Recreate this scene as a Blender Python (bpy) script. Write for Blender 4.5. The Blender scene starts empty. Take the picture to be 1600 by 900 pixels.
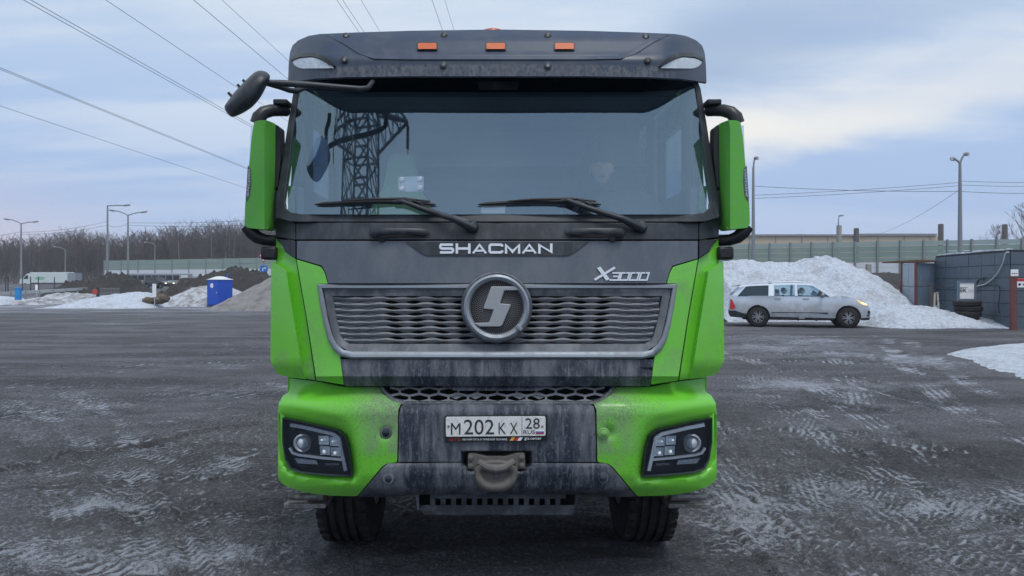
import bpy, bmesh, math, random
import numpy as np
from mathutils import Vector, Matrix
R = math.radians
random.seed(7)
SC = bpy.context.scene
COL = SC.collection

# ------------------------------------------------------------------ camera
EYE = 1.72            # eye height of the photographer
FPX = 1155.0          # focal length in pixels of a 1600 px wide picture
CX, HY = 777.0, 443.0 # the truck's centre line and the horizon
cam_d = bpy.data.cameras.new('camera')
cam = bpy.data.objects.new('camera', cam_d); COL.objects.link(cam)
cam.location = (0, 0, EYE); cam.rotation_euler = (R(90), 0, 0)
cam_d.sensor_width = 36.0; cam_d.lens = FPX/1600*36
cam_d.shift_x = (800-CX)/1600.0; cam_d.shift_y = -(450-HY)/1600.0
cam_d.clip_start = 0.05; cam_d.clip_end = 5000
SC.camera = cam

# ------------------------------------------------------------------ sky, sun, exposure
SUN_EL, SUN_AZ = 66.0, 160.0      # azimuth clockwise from +Y: high behind the camera, a little right
SC.view_settings.view_transform = 'Standard'
SC.view_settings.look = 'None'
SC.view_settings.exposure = 0.18
SC.view_settings.gamma = 1.0
world = bpy.data.worlds.new('World'); SC.world = world; world.use_nodes = True

class NT:
    """tiny helper to write node trees"""
    def __init__(s, tree): s.t = tree; s.n = tree.nodes; s.l = tree.links
    def new(s, kind, **kw):
        n = s.n.new(kind)
        for k, v in kw.items(): setattr(n, k, v)
        return n
    def put(s, sock, v):
        if isinstance(v, bpy.types.NodeSocket): s.l.new(v, sock)
        elif isinstance(v, (tuple, list)) and sock.type == 'RGBA' and len(v) == 3: sock.default_value = (*v, 1)
        else: sock.default_value = v
    def math(s, op, a, b=None, c=None, clamp=False):
        n = s.new('ShaderNodeMath', operation=op, use_clamp=clamp)
        s.put(n.inputs[0], a)
        if b is not None: s.put(n.inputs[1], b)
        if c is not None: s.put(n.inputs[2], c)
        return n.outputs[0]
    def mix(s, f, a, b, blend='MIX'):
        n = s.new('ShaderNodeMix', data_type='RGBA', blend_type=blend)
        s.put(n.inputs[0], f); s.put(n.inputs[6], a); s.put(n.inputs[7], b)
        return n.outputs[2]
    def mapr(s, v, a, b, c=0.0, d=1.0, smooth=True):
        n = s.new('ShaderNodeMapRange', interpolation_type='SMOOTHSTEP' if smooth else 'LINEAR')
        s.put(n.inputs[0], v); s.put(n.inputs[1], a); s.put(n.inputs[2], b); s.put(n.inputs[3], c); s.put(n.inputs[4], d)
        return n.outputs[0]
    def noise(s, vec, scale, detail=4, rough=.55, dist=0.0, kind='FBM'):
        n = s.new('ShaderNodeTexNoise'); n.noise_type = kind
        if vec is not None: s.l.new(vec, n.inputs['Vector'])
        n.inputs['Scale'].default_value = scale; n.inputs['Detail'].default_value = detail
        n.inputs['Roughness'].default_value = rough; n.inputs['Distortion'].default_value = dist
        return n.outputs[0]
    def mapping(s, vec, loc=(0,0,0), rot=(0,0,0), sc=(1,1,1)):
        n = s.new('ShaderNodeMapping'); s.l.new(vec, n.inputs[0])
        n.inputs[1].default_value = loc; n.inputs[2].default_value = rot; n.inputs[3].default_value = sc
        return n.outputs[0]
    def sep(s, vec):
        n = s.new('ShaderNodeSeparateXYZ'); s.l.new(vec, n.inputs[0]); return n.outputs
    def comb(s, x, y, z):
        n = s.new('ShaderNodeCombineXYZ')
        for i, v in enumerate((x, y, z)): s.put(n.inputs[i], v)
        return n.outputs[0]
    def ramp(s, f, stops):
        n = s.new('ShaderNodeValToRGB'); s.put(n.inputs[0], f); el = n.color_ramp.elements
        while len(el) < len(stops): el.new(.5)
        for e, (p, c) in zip(el, stops):
            e.position = p; e.color = (*c, 1) if len(c) == 3 else c
        return n.outputs[0]

def build_world():
    t = NT(world.node_tree); t.n.clear()
    out = t.new('ShaderNodeOutputWorld'); bg = t.new('ShaderNodeBackground')
    sky = t.new('ShaderNodeTexSky', sky_type='NISHITA', sun_disc=False)
    sky.sun_elevation = R(SUN_EL); sky.sun_rotation = R(SUN_AZ)
    sky.air_density = 1.0; sky.dust_density = 2.0; sky.ozone_density = 2.0
    d = t.new('ShaderNodeTexCoord').outputs['Generated']
    x, y, z = t.sep(d)
    el = t.math('MULTIPLY', t.math('ARCSINE', z), 180/math.pi)           # degrees above the horizon
    az = t.math('MULTIPLY', t.math('ARCTAN2', x, y), 180/math.pi)        # degrees right of the truck's axis
    # veil of high cloud: its own colours, low lilac blue, paler higher up
    veil = t.ramp(t.math('DIVIDE', el, 60.0), SKY_VEIL)
    # streaks: a sheet of cloud far overhead, seen in perspective, drawn out along one wind direction
    zz = t.math('ADD', t.math('MAXIMUM', z, 0.0), 0.10)
    pv = t.comb(t.math('DIVIDE', x, zz), t.math('DIVIDE', y, zz), 0.0)
    pm = t.mapping(pv, rot=(0, 0, R(-28)), sc=(.32, 1.0, 1.0))
    n1 = t.noise(pm, 1.1, 6, .55, .6)
    n2 = t.noise(t.mapping(pv, loc=(3.1, 1.7, 0), rot=(0, 0, R(-22)), sc=(.25, 1.2, 1)), 2.3, 6, .6, .4)
    cl = t.mapr(t.math('ADD', t.math('MULTIPLY', n1, .65), t.math('MULTIPLY', n2, .35)), .44, .60)
    c = t.mix(t.math('MULTIPLY', t.math('MULTIPLY', cl, t.mapr(el, 2.0, 20.0, .12, .75)), 1.0), veil, (.80, .85, .89))
    # the long pale bank of cloud low on the right, and the dusky blue under and over it
    wob = t.math('MULTIPLY', t.math('SUBTRACT', t.noise(t.mapping(d, sc=(3, 3, 9)), 1.4, 5, .6, .5), .5), 5.0)
    line = t.math('ADD', t.math('ADD', t.math('MULTIPLY', az, .155), 6.5), wob)
    off = t.math('SUBTRACT', el, line)
    band = t.math('MULTIPLY', t.mapr(off, -1.6, .9), t.mapr(off, 1.0, 6.0, 1.0, 0.0))
    side = t.math('MULTIPLY', t.math('MULTIPLY', t.mapr(az, -20.0, -11.0), t.mapr(az, 13.0, 38.0, 1.0, .50)), t.mapr(az, 70.0, 110.0, 1.0, 0.0))
    c = t.mix(t.math('MULTIPLY', t.math('MULTIPLY', band, side), .94), c, (.98, .94, .85))
    gap = t.math('MULTIPLY', t.mapr(off, 3.5, 7.0), t.mapr(off, 8.0, 13.0, 1.0, 0.0))
    c = t.mix(t.math('MULTIPLY', t.math('MULTIPLY', t.math('MULTIPLY', gap, side), t.mapr(az, 8.0, 16.0)), .75), c, (.30, .42, .62))
    # faint pink along the left horizon
    pk = t.math('MULTIPLY', t.mapr(el, .5, 9.0, 1.0, 0.0), t.mapr(az, -22.0, -38.0, 0.0, 1.0))
    pk = t.math('MULTIPLY', pk, t.mapr(az, -60.0, -100.0, 1.0, 0.0))
    c = t.mix(t.math('MULTIPLY', pk, .55), c, (.80, .60, .62))
    low = t.mapr(el, -2.0, 0.0)
    c = t.mix(low, (.20, .21, .23), c)
    blend = t.mix(.86, t.mix(1.0, sky.outputs[0], (SKY_NISHITA,)*3, 'MULTIPLY'), c)
    t.l.new(blend, bg.inputs[0]); bg.inputs[1].default_value = 1.0
    t.l.new(bg.outputs[0], out.inputs[0])
SKY_NISHITA = .10
SKY_VEIL = [(0, (.50, .57, .76)), (.08, (.40, .53, .80)), (.18, (.40, .54, .80)), (.30, (.52, .64, .82)), (.42, (.66, .76, .86)), (.62, (.68, .77, .85)), (.85, (.50, .62, .80)), (1, (.46, .58, .78))]
build_world()

sun_d = bpy.data.lights.new('sun', 'SUN'); sun = bpy.data.objects.new('sun', sun_d); COL.objects.link(sun)
sun_d.energy = 1.5; sun_d.angle = R(22); sun_d.color = (1, .97, .93)
_a = R(SUN_AZ); _e = R(SUN_EL)
sun.rotation_euler = Vector((-math.sin(_a)*math.cos(_e), -math.cos(_a)*math.cos(_e), -math.sin(_e))).to_track_quat('-Z', 'Y').to_euler()

# ------------------------------------------------------------------ materials
def mat_base(name):
    m = bpy.data.materials.new(name); m.use_nodes = True
    t = NT(m.node_tree); t.n.clear()
    out = t.new('ShaderNodeOutputMaterial'); p = t.new('ShaderNodeBsdfPrincipled')
    t.l.new(p.outputs[0], out.inputs[0])
    return m, t, p, out

def mk(name, col, rough=.5, metal=0.0, var=.12, vscale=6.0, dirt=None, bump=None, coat=0.0, spec=.5, emit=None, grain=None):
    """dirt: list of dicts(col, amt, scale, stretch=(x,y,z), lo, hi, x=(centre,half,soft), z=(z0,z1,soft))"""
    m, t, p, out = mat_base(name)
    co = t.new('ShaderNodeTexCoord').outputs['Object']
    c0 = tuple(max(0, v*(1-var)) for v in col); c1 = tuple(min(1, v*(1+var)) for v in col)
    base = t.mix(t.noise(co, vscale, 5, .6), c0, c1)
    rg = rough
    if grain:
        base = t.mix(t.math('MULTIPLY', t.mapr(t.noise(co, grain[0], 3, .7), .35, .65), grain[1]), base, tuple(v*grain[2] for v in col))
    for dd in (dirt or []):
        v = t.mapping(co, loc=dd.get('loc', (0, 0, 0)), sc=dd.get('stretch', (1, 1, 1)))
        f = t.mapr(t.noise(v, dd['scale'], dd.get('detail', 7), dd.get('rough', .68), dd.get('dist', .2)), dd.get('lo', .42), dd.get('hi', .62))
        xyz = t.sep(co)
        if 'x' in dd:
            c, h, s = dd['x']
            ax = t.math('ABSOLUTE', t.math('SUBTRACT', xyz[0], c))
            f = t.math('MULTIPLY', f, t.mapr(ax, h, h+s, 1.0, 0.0))
        if 'z' in dd:
            a, b, s = dd['z']
            f = t.math('MULTIPLY', f, t.math('MULTIPLY', t.mapr(xyz[2], a-s, a), t.mapr(xyz[2], b, b+s, 1.0, 0.0)))
        f = t.math('MULTIPLY', f, dd['amt'])
        base = t.mix(f, base, dd['col'])
        rg = t.math('ADD', rg, t.math('MULTIPLY', f, max(0.0, .85-rough))) if not isinstance(rg, float) else t.math('ADD', rough, t.math('MULTIPLY', f, max(0.0, .85-rough)))
    t.put(p.inputs['Base Color'], base); t.put(p.inputs['Roughness'], rg)
    p.inputs['Metallic'].default_value = metal
    p.inputs['Specular IOR Level'].default_value = spec
    p.inputs['Coat Weight'].default_value = coat; p.inputs['Coat Roughness'].default_value = .08
    if emit: p.inputs['Emission Color'].default_value = (*emit[0], 1); p.inputs['Emission Strength'].default_value = emit[1]
    if bump:
        b = t.new('ShaderNodeBump'); b.inputs['Strength'].default_value = bump[0]; b.inputs['Distance'].default_value = bump[2] if len(bump) > 2 else .01
        t.l.new(t.noise(co, bump[1], 6, .65), b.inputs['Height']); t.l.new(b.outputs[0], p.inputs['Normal'])
    return m

def mk_glass(name, tint, trans, gloss, film=0.0, film_col=(.4, .45, .5), rough=.02, film_scale=3.0):
    """thin pane: straight-through transmission, mirror reflection of a coated pane, and a film of dust"""
    m = bpy.data.materials.new(name); m.use_nodes = True
    t = NT(m.node_tree); t.n.clear()
    out = t.new('ShaderNodeOutputMaterial')
    tr = t.new('ShaderNodeBsdfTransparent'); tr.inputs[0].default_value = (*tint, 1)
    gl = t.new('ShaderNodeBsdfGlossy'); gl.inputs['Roughness'].default_value = rough; gl.inputs[0].default_value = (.58, .80, 1, 1)
    df = t.new('ShaderNodeBsdfDiffuse'); df.inputs[0].default_value = (*film_col, 1)
    lw = t.new('ShaderNodeFresnel'); lw.inputs[0].default_value = 1.5
    f = t.math('ADD', gloss, t.math('MULTIPLY', lw.outputs[0], .9), clamp=True)
    s1 = t.new('ShaderNodeMixShader'); t.l.new(f, s1.inputs[0]); t.l.new(tr.outputs[0], s1.inputs[1]); t.l.new(gl.outputs[0], s1.inputs[2])
    co = t.new('ShaderNodeTexCoord').outputs['Object']
    n = t.noise(t.mapping(co, sc=(1, 1, .6)), film_scale, 7, .62)
    ff = t.math('MULTIPLY', t.mapr(n, .3, .75, .55, 1.3), film)
    s2 = t.new('ShaderNodeMixShader'); t.l.new(ff, s2.inputs[0]); t.l.new(s1.outputs[0], s2.inputs[1]); t.l.new(df.outputs[0], s2.inputs[2])
    t.l.new(s2.outputs[0], out.inputs[0])
    return m

DUST = (.25, .255, .27)
DARKMUD = (.045, .045, .05)
M = {}
M['green'] = mk('green_paint', (.150, .55, .036), .26, coat=.5, var=.05, dirt=[
    dict(col=(.20, .24, .17), amt=.55, scale=5, lo=.45, hi=.75),
    dict(col=(.05, .06, .045), amt=.35, scale=140, lo=.60, hi=.68, detail=3)])
M['green_bumper'] = mk('green_bumper_paint', (.150, .55, .036), .30, coat=.3, var=.05, dirt=[
    dict(col=(.20, .25, .18), amt=.70, scale=9, lo=.30, hi=.58, x=(0, .60, .22), z=(.84, 1.13, .06), stretch=(1, 1, .5)),
    dict(col=(.10, .125, .09), amt=.60, scale=120, lo=.46, hi=.60, x=(0, .68, .28), z=(1.00, 1.20, .05)),
    dict(col=(.13, .15, .11), amt=.55, scale=90, lo=.53, hi=.62, x=(0, .80, .25), z=(.62, 1.05, .12)),
    dict(col=(.20, .24, .17), amt=.30, scale=5, lo=.45, hi=.75)])
M['green_cover'] = mk('green_mirror_paint', (.10, .44, .035), .42, coat=.15, var=.05, dirt=[dict(col=(.22, .27, .2), amt=.3, scale=30, lo=.4, hi=.7)])
M['panel_grey'] = mk('grey_front_panel', (.088, .106, .136), .45, var=.08, dirt=[
    dict(col=(.16, .175, .20), amt=.55, scale=6, lo=.40, hi=.68, stretch=(1, 1, .35)),
    dict(col=(.22, .22, .22), amt=.4, scale=120, lo=.60, hi=.68, detail=2)])
M['bumper_grey'] = mk('dark_bumper_plastic', (.017, .026, .044), .48, var=.1, dirt=[
    dict(col=(.17, .185, .21), amt=.75, scale=4.0, lo=.42, hi=.66, stretch=(1.6, 1, .35), dist=.3), dict(col=(.24, .25, .27), amt=.55, scale=26, lo=.50, hi=.70, stretch=(1.5, 1, .14)),
    dict(col=(.24, .245, .25), amt=.35, scale=70, lo=.52, hi=.66, stretch=(1, 1, .6)),
    dict(col=(.02, .02, .024), amt=.75, scale=75, lo=.64, hi=.70, detail=2)], bump=(.12, 200, .004))
M['visor'] = mk('visor_plastic', (.026, .044, .080), .36, var=.08, dirt=[
    dict(col=(.20, .205, .215), amt=.70, scale=48, lo=.34, hi=.66, z=(2.855, 2.925, .03), x=(0, .92, .15), stretch=(1, 1, .55)),
    dict(col=(.10, .11, .12), amt=.35, scale=5, lo=.45, hi=.7)])
M['black'] = mk('black_plastic', (.020, .025, .033), .45, dirt=[dict(col=(.115, .13, .155), amt=.45, scale=8, lo=.45, hi=.7, stretch=(1, 1, .4))])
M['black_clean'] = mk('black_trim', (.015, .017, .02), .4)
M['rubber'] = mk('rubber', (.022, .022, .024), .75, dirt=[dict(col=(.11, .105, .10), amt=.35, scale=9, lo=.45, hi=.7)])
M['tyre'] = mk('tyre_rubber', (.012, .012, .014), .8, dirt=[dict(col=(.10, .095, .09), amt=.3, scale=14, lo=.45, hi=.7)], bump=(.3, 90, .003))
M['chrome'] = mk('satin_silver_trim', (.30, .34, .385), .48, metal=.35, var=.06, dirt=[dict(col=(.26, .26, .26), amt=.5, scale=12, lo=.42, hi=.66)])
M['silver'] = mk('silver_lettering', (.68, .71, .75), .32, metal=.55, var=.04)
M['slat'] = mk('dusty_grille_plastic', (.155, .165, .185), .62, var=.12, vscale=20, dirt=[dict(col=(.25, .255, .27), amt=.75, scale=10, lo=.35, hi=.65), dict(col=(.05, .05, .055), amt=.5, scale=60, lo=.55, hi=.68)])
M['ledge'] = mk('grille_surround_plastic', (.065, .075, .092), .5, dirt=[dict(col=(.26, .27, .29), amt=.65, scale=7, lo=.38, hi=.66, stretch=(1, 1, .5))])
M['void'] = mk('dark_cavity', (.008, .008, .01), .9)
M['orange'] = mk('amber_lens', (.62, .13, .035), .25, spec=.6, var=.2, vscale=60)
M['clear_lens'] = mk('pale_lamp_lens', (.64, .70, .78), .18, metal=.3, var=.3, vscale=45, dirt=[dict(col=(.35, .36, .37), amt=.5, scale=90, lo=.45, hi=.6)])
M['lamp_black'] = mk('lamp_housing', (.014, .018, .026), .25)
M['emblem'] = mk('dusty_emblem_metal', (.36, .385, .40), .55, metal=.2, var=.12, vscale=60)
M['step'] = mk('grimy_step_steel', (.035, .04, .05), .6, dirt=[dict(col=(.13, .14, .155), amt=.6, scale=14, lo=.45, hi=.66)])
M['bulb'] = mk('lamp_bulb_glass', (.90, .92, .95), .2)
M['reflector'] = mk('lamp_reflector', (.80, .85, .92), .2, metal=.2, var=.2, vscale=50)
M['drl'] = mk('white_light_guide', (.92, .94, .97), .3)
M['cast'] = mk('dusty_cast_steel', (.125, .115, .108), .8, var=.2, vscale=14, dirt=[dict(col=(.07, .065, .06), amt=.6, scale=22, lo=.55, hi=.68)], bump=(.3, 60, .004))
M['steel'] = mk('dirty_steel', (.25, .25, .25), .55, metal=.5, var=.2, dirt=[dict(col=(.12, .10, .085), amt=.7, scale=20, lo=.45, hi=.6)])
M['rust'] = mk('rusty_iron', (.16, .075, .04), .8, var=.35, vscale=25)
M['plate'] = mk('licence_plate_white', (.72, .73, .72), .4, dirt=[dict(col=(.40, .40, .40), amt=.6, scale=60, lo=.48, hi=.66)])
M['ink'] = mk('black_print', (.03, .03, .035), .5)
M['white'] = mk('white_print', (.86, .87, .89), .5)
M['white_dim'] = mk('grey_print', (.45, .46, .48), .5)
M['red'] = mk('red_print', (.5, .03, .04), .5)
M['blue_print'] = mk('blue_print', (.05, .12, .45), .5)
M['yellow'] = mk('yellow_print', (.75, .42, .05), .5)
M['interior'] = mk('cab_interior_plastic', (.24, .28, .34), .7)
M['interior_dark'] = mk('dashboard_plastic', (.09, .11, .14), .6)
M['seat_green'] = mk('pale_green_seat_cloth', (.50, .85, .45), .85, var=.1)
M['curtain'] = mk('grey_curtain_cloth', (.22, .27, .33), .9)
M['skin'] = mk('skin', (.66, .42, .34), .55, var=.08, vscale=20)
M['cloth_black'] = mk('black_jacket', (.018, .019, .024), .8)
M['windscreen'] = mk_glass('windscreen_glass', (.95, .98, 1.0), 1, .19, film=.055, film_col=(.28, .40, .56), rough=.015)
M['pane'] = mk_glass('clear_pane', (.86, .92, .94), 1, .02)
M['pane_dark'] = mk_glass('dark_pane', (.12, .14, .16), 1, .06)
M['lamp_glass'] = mk_glass('headlamp_cover', (.93, .95, .97), 1, .015, film=.02, film_col=(.4, .42, .45))
M['mirror'] = mk('mirror_glass', (.75, .78, .8), .03, metal=1.0, var=0)

# ------------------------------------------------------------------ mesh helpers
def Wp(px, py, y):
    return ((px-CX)*y/FPX, y, EYE-(py-HY)*y/FPX)
def tab(t, v):
    if v <= t[0][0]: return t[0][1]
    for (a, x), (b, y) in zip(t, t[1:]):
        if v <= b: return x+(y-x)*(v-a)/(b-a)
    return t[-1][1]
def sstep(a, b, v):
    q = min(1, max(0, (v-a)/(b-a))); return q*q*(3-2*q)

class MB:
    def __init__(s): s.v = []; s.f = []
    def add(s, vs, fs):
        o = len(s.v); s.v += [tuple(p) for p in vs]; s.f += [tuple(i+o for i in f) for f in fs]; return s
    def box(s, x0, x1, y0, y1, z0, z1):
        return s.add([(x0,y0,z0),(x1,y0,z0),(x1,y1,z0),(x0,y1,z0),(x0,y0,z1),(x1,y0,z1),(x1,y1,z1),(x0,y1,z1)],
                     [(3,2,1,0),(4,5,6,7),(0,1,5,4),(1,2,6,5),(2,3,7,6),(3,0,4,7)])
    def obox(s, c, d, size):
        """box centred on c, long axis along d"""
        d = Vector(d).normalized(); q = d.to_track_quat('Y', 'Z').to_matrix(); c = Vector(c)
        vs = [c+q@Vector((sx*size[0]/2, sy*size[1]/2, sz*size[2]/2)) for sz in (-1,1) for sx, sy in ((-1,-1),(1,-1),(1,1),(-1,1))]
        return s.add(vs, [(3,2,1,0),(4,5,6,7),(0,1,5,4),(1,2,6,5),(2,3,7,6),(3,0,4,7)])
    def bar(s, a, b, w, h=None):
        a = Vector(a); b = Vector(b); return s.obox((a+b)/2, b-a, (w, (b-a).length, h or w))
    def tube(s, pts, r, n=8, caps=True, sx=1.0):
        pts = [Vector(p) for p in pts]; rs = r if isinstance(r, (list, tuple)) else [r]*len(pts)
        vs = []; up = None
        for i, p in enumerate(pts):
            d = (pts[min(i+1, len(pts)-1)]-pts[max(i-1, 0)]).normalized()
            if up is None:
                up = Vector((0,0,1)) if abs(d.z) < .9 else Vector((0,1,0))
            a = d.cross(up).normalized(); up = a.cross(d).normalized()
            for k in range(n):
                g = 2*math.pi*k/n
                vs.append(p+a*(math.cos(g)*rs[i]*sx)+up*(math.sin(g)*rs[i]))
        fs = [(i*n+k, i*n+(k+1)%n, (i+1)*n+(k+1)%n, (i+1)*n+k) for i in range(len(pts)-1) for k in range(n)]
        if caps: fs += [tuple(reversed(range(n))), tuple(range((len(pts)-1)*n, len(pts)*n))]
        return s.add(vs, fs)
    def lathe(s, prof, origin, axis, n=24, closed=False):
        """prof: (radius, height along axis)"""
        q = Vector(axis).normalized().to_track_quat('Z', 'Y').to_matrix(); o = Vector(origin); vs = []
        for r, h in prof:
            for k in range(n):
                g = 2*math.pi*k/n; vs.append(o+q@Vector((r*math.cos(g), r*math.sin(g), h)))
        m = len(prof); fs = [(i*n+k, i*n+(k+1)%n, (i+1)*n+(k+1)%n, (i+1)*n+k) for i in range(m-1) for k in range(n)]
        if closed: fs += [((m-1)*n+k, (m-1)*n+(k+1)%n, (k+1)%n, k) for k in range(n)]
        else: fs += [tuple(reversed(range(n))), tuple(range((m-1)*n, m*n))]
        return s.add(vs, fs)
    def disc(s, c, axis, r, t, n=20, bev=.15):
        return s.lathe([(r, 0), (r, t*(1-bev)), (r*(1-bev*.5), t)], c, axis, n)
    def ellipsoid(s, c, r, rot=None, nu=16, nv=10):
        m = rot or Matrix.Identity(3); c = Vector(c); vs = []; fs = []
        for j in range(nv+1):
            ph = math.pi*j/nv
            for k in range(nu):
                g = 2*math.pi*k/nu
                vs.append(c+m@Vector((r[0]*math.sin(ph)*math.cos(g), r[1]*math.sin(ph)*math.sin(g), r[2]*math.cos(ph))))
        for j in range(nv):
            for k in range(nu): fs.append((j*nu+k, (j+1)*nu+k, (j+1)*nu+(k+1)%nu, j*nu+(k+1)%nu))
        return s.add(vs, fs)
    def prism(s, poly, fn, t0, t1):
        """extrude a 2-D outline: fn(a, b, t) -> point"""
        n = len(poly)
        vs = [fn(a, b, t0) for a, b in poly]+[fn(a, b, t1) for a, b in poly]
        return s.add(vs, [tuple(range(n-1, -1, -1)), tuple(range(n, 2*n))]+[(i, (i+1)%n, n+(i+1)%n, n+i) for i in range(n)])
    def rect(s, p0, p1, p2, p3): return s.add([p0, p1, p2, p3], [(0, 1, 2, 3)])

def root_of(o):
    while o.parent: o = o.parent
    return o
ORG = {}
def finish(me, smooth=35):
    bm = bmesh.new(); bm.from_mesh(me)
    bmesh.ops.remove_doubles(bm, verts=bm.verts, dist=1e-6)
    bmesh.ops.recalc_face_normals(bm, faces=bm.faces)
    bm.to_mesh(me); bm.free()
    if smooth:
        me.polygons.foreach_set('use_smooth', [True]*len(me.polygons))
        me.set_sharp_from_angle(angle=R(smooth))
def tagp(o, label=None, cat=None, group=None, kind=None):
    if label: o['label'] = label
    if cat: o['category'] = cat
    if group: o['group'] = group
    if kind: o['kind'] = kind
    return o
def obj(name, mb, m, parent=None, smooth=35, bevel=0.0, fix=True, **tg):
    me = bpy.data.meshes.new(name)
    vs = mb.v
    if parent is not None:
        ox, oy, oz = ORG.get(root_of(parent).name, (0, 0, 0))
        vs = [(x-ox, y-oy, z-oz) for x, y, z in vs]
    me.from_pydata(vs, [], mb.f)
    if fix: finish(me, smooth)
    elif smooth:
        me.polygons.foreach_set('use_smooth', [True]*len(me.polygons))
    for q in (m if isinstance(m, (list, tuple)) else [m]): me.materials.append(q)
    o = bpy.data.objects.new(name, me); COL.objects.link(o)
    if parent is not None: o.parent = parent
    if bevel:
        b = o.modifiers.new('bevel', 'BEVEL'); b.width = bevel; b.segments = 2; b.limit_method = 'ANGLE'; b.angle_limit = R(40)
    return tagp(o, **tg)
def thing(name, label, cat, loc=(0, 0, 0), group=None, world_verts=True):
    """Empty at the thing's base; parts are written in world coordinates and shifted to it"""
    o = bpy.data.objects.new(name, None); COL.objects.link(o); o.location = loc
    o.empty_display_size = .2
    ORG[o.name] = loc if world_verts else (0, 0, 0)
    return tagp(o, label, cat, group)
def solo(name, mb, m, loc, label, cat, group=None, smooth=35, bevel=0.0):
    """a thing that is one mesh, its origin at its base"""
    mb.v = [(x-loc[0], y-loc[1], z-loc[2]) for x, y, z in mb.v]
    o = obj(name, mb, m, None, smooth, bevel); o.location = loc
    return tagp(o, label, cat, group)
def dup(root, loc, rz=None, label=None, group=None, scale=None):
    def cp(o, par):
        c = o.copy(); COL.objects.link(c)
        if par: c.parent = par
        for ch in list(o.children): cp(ch, c)
        return c
    r = cp(root, None); r.location = loc
    if rz is not None: r.rotation_euler = (0, 0, rz)
    if scale is not None: r.scale = scale if isinstance(scale, (tuple, list)) else (scale,)*3
    if label: r['label'] = label
    if group: r['group'] = group
    return r

# --- sheets that follow a curved front: an outline drawn in front view, cut into a grid and laid on the surface
def sd_poly(x, y, poly):
    d = 1e18; ins = False; n = len(poly)
    for i in range(n):
        ax, ay = poly[i]; bx, by = poly[(i+1)%n]
        ex, ey = bx-ax, by-ay; wx, wy = x-ax, y-ay
        q = max(0, min(1, (wx*ex+wy*ey)/(ex*ex+ey*ey+1e-12)))
        dx, dy = wx-ex*q, wy-ey*q; d = min(d, dx*dx+dy*dy)
        if (ay > y) != (by > y) and x < (bx-ax)*(y-ay)/(by-ay)+ax: ins = not ins
    return -math.sqrt(d) if ins else math.sqrt(d)
def rnd(poly, r=6, n=4, only=None):
    out = []; N = len(poly)
    for i, p in enumerate(poly):
        if only is not None and i not in only: out.append(p); continue
        a = Vector(poly[i-1]); b = Vector(p); c = Vector(poly[(i+1)%N])
        d1 = (a-b); d2 = (c-b); q = min(r, d1.length*.45, d2.length*.45)
        s = b+d1.normalized()*q; e = b+d2.normalized()*q
        for k in range(n+1):
            t = k/n; z = s*(1-t)**2+b*2*t*(1-t)+e*t*t; out.append((z.x, z.y))
    return out
def mir(poly): return [(2*CX-x, y) for x, y in reversed(poly)]
def both(left):  # left half outline from top centre to bottom centre -> closed symmetric outline
    return left+[(2*CX-x, y) for x, y in reversed(left) if abs(x-CX) > .01]
def stroke(path, w, close=False):
    P = [Vector(p) for p in path]; L = []; Rr = []; n = len(P)
    for i in range(n):
        a = (P[i]-P[i-1]).normalized() if i > 0 else (P[1]-P[0]).normalized()
        b = (P[i+1]-P[i]).normalized() if i < n-1 else a
        na = Vector((-a.y, a.x)); nb = Vector((-b.y, b.x)); m = (na+nb)
        m = m.normalized() if m.length > 1e-6 else na
        k = w/2/max(.45, m.dot(na))
        L.append(tuple(P[i]+m*k)); Rr.append(tuple(P[i]-m*k))
    return L+Rr[::-1]
def sheet_bm(poly, dfn, thick, grid, inner=None):
    bm = bmesh.new()
    vs = [bm.verts.new((x, y, 0)) for x, y in poly]
    bm.faces.new(vs)
    xs = [p[0] for p in poly]; ys = [p[1] for p in poly]
    gx, gy = grid if isinstance(grid, tuple) else (grid, grid)
    def cut(lo, hi, g, no):
        k = math.floor(lo/g)+1
        while k*g < hi:
            co = (k*g+.013, 0, 0) if no[0] else (0, k*g+.013, 0)
            bmesh.ops.bisect_plane(bm, geom=bm.verts[:]+bm.edges[:]+bm.faces[:], plane_co=co, plane_no=no, dist=1e-4)
            k += 1
    if gx: cut(min(xs), max(xs), gx, (1, 0, 0))
    if gy: cut(min(ys), max(ys), gy, (0, 1, 0))
    bmesh.ops.triangulate(bm, faces=[f for f in bm.faces if len(f.verts) > 4])
    bmesh.ops.recalc_face_normals(bm, faces=bm.faces)
    if bm.faces[0].normal.z > 0: bmesh.ops.reverse_faces(bm, faces=bm.faces)
    front = bm.faces[:]
    bound = [e for e in bm.edges if e.is_boundary]
    for v in bm.verts: v.co = Wp(v.co.x, v.co.y, dfn(v.co.x, v.co.y))
    if thick:
        r = bmesh.ops.duplicate(bm, geom=front)
        vm = r['vert_map']; em = {}
        back = [f for f in r['geom'] if isinstance(f, bmesh.types.BMFace)]
        old = set(v for f in front for v in f.verts)
        for v in old: vm[v].co = v.co+Vector((0, thick, 0))
        for e in bound:
            a, b = e.verts
            bm.faces.new((a, b, vm[b], vm[a]))
        bmesh.ops.recalc_face_normals(bm, faces=bm.faces)
    return bm
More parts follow.
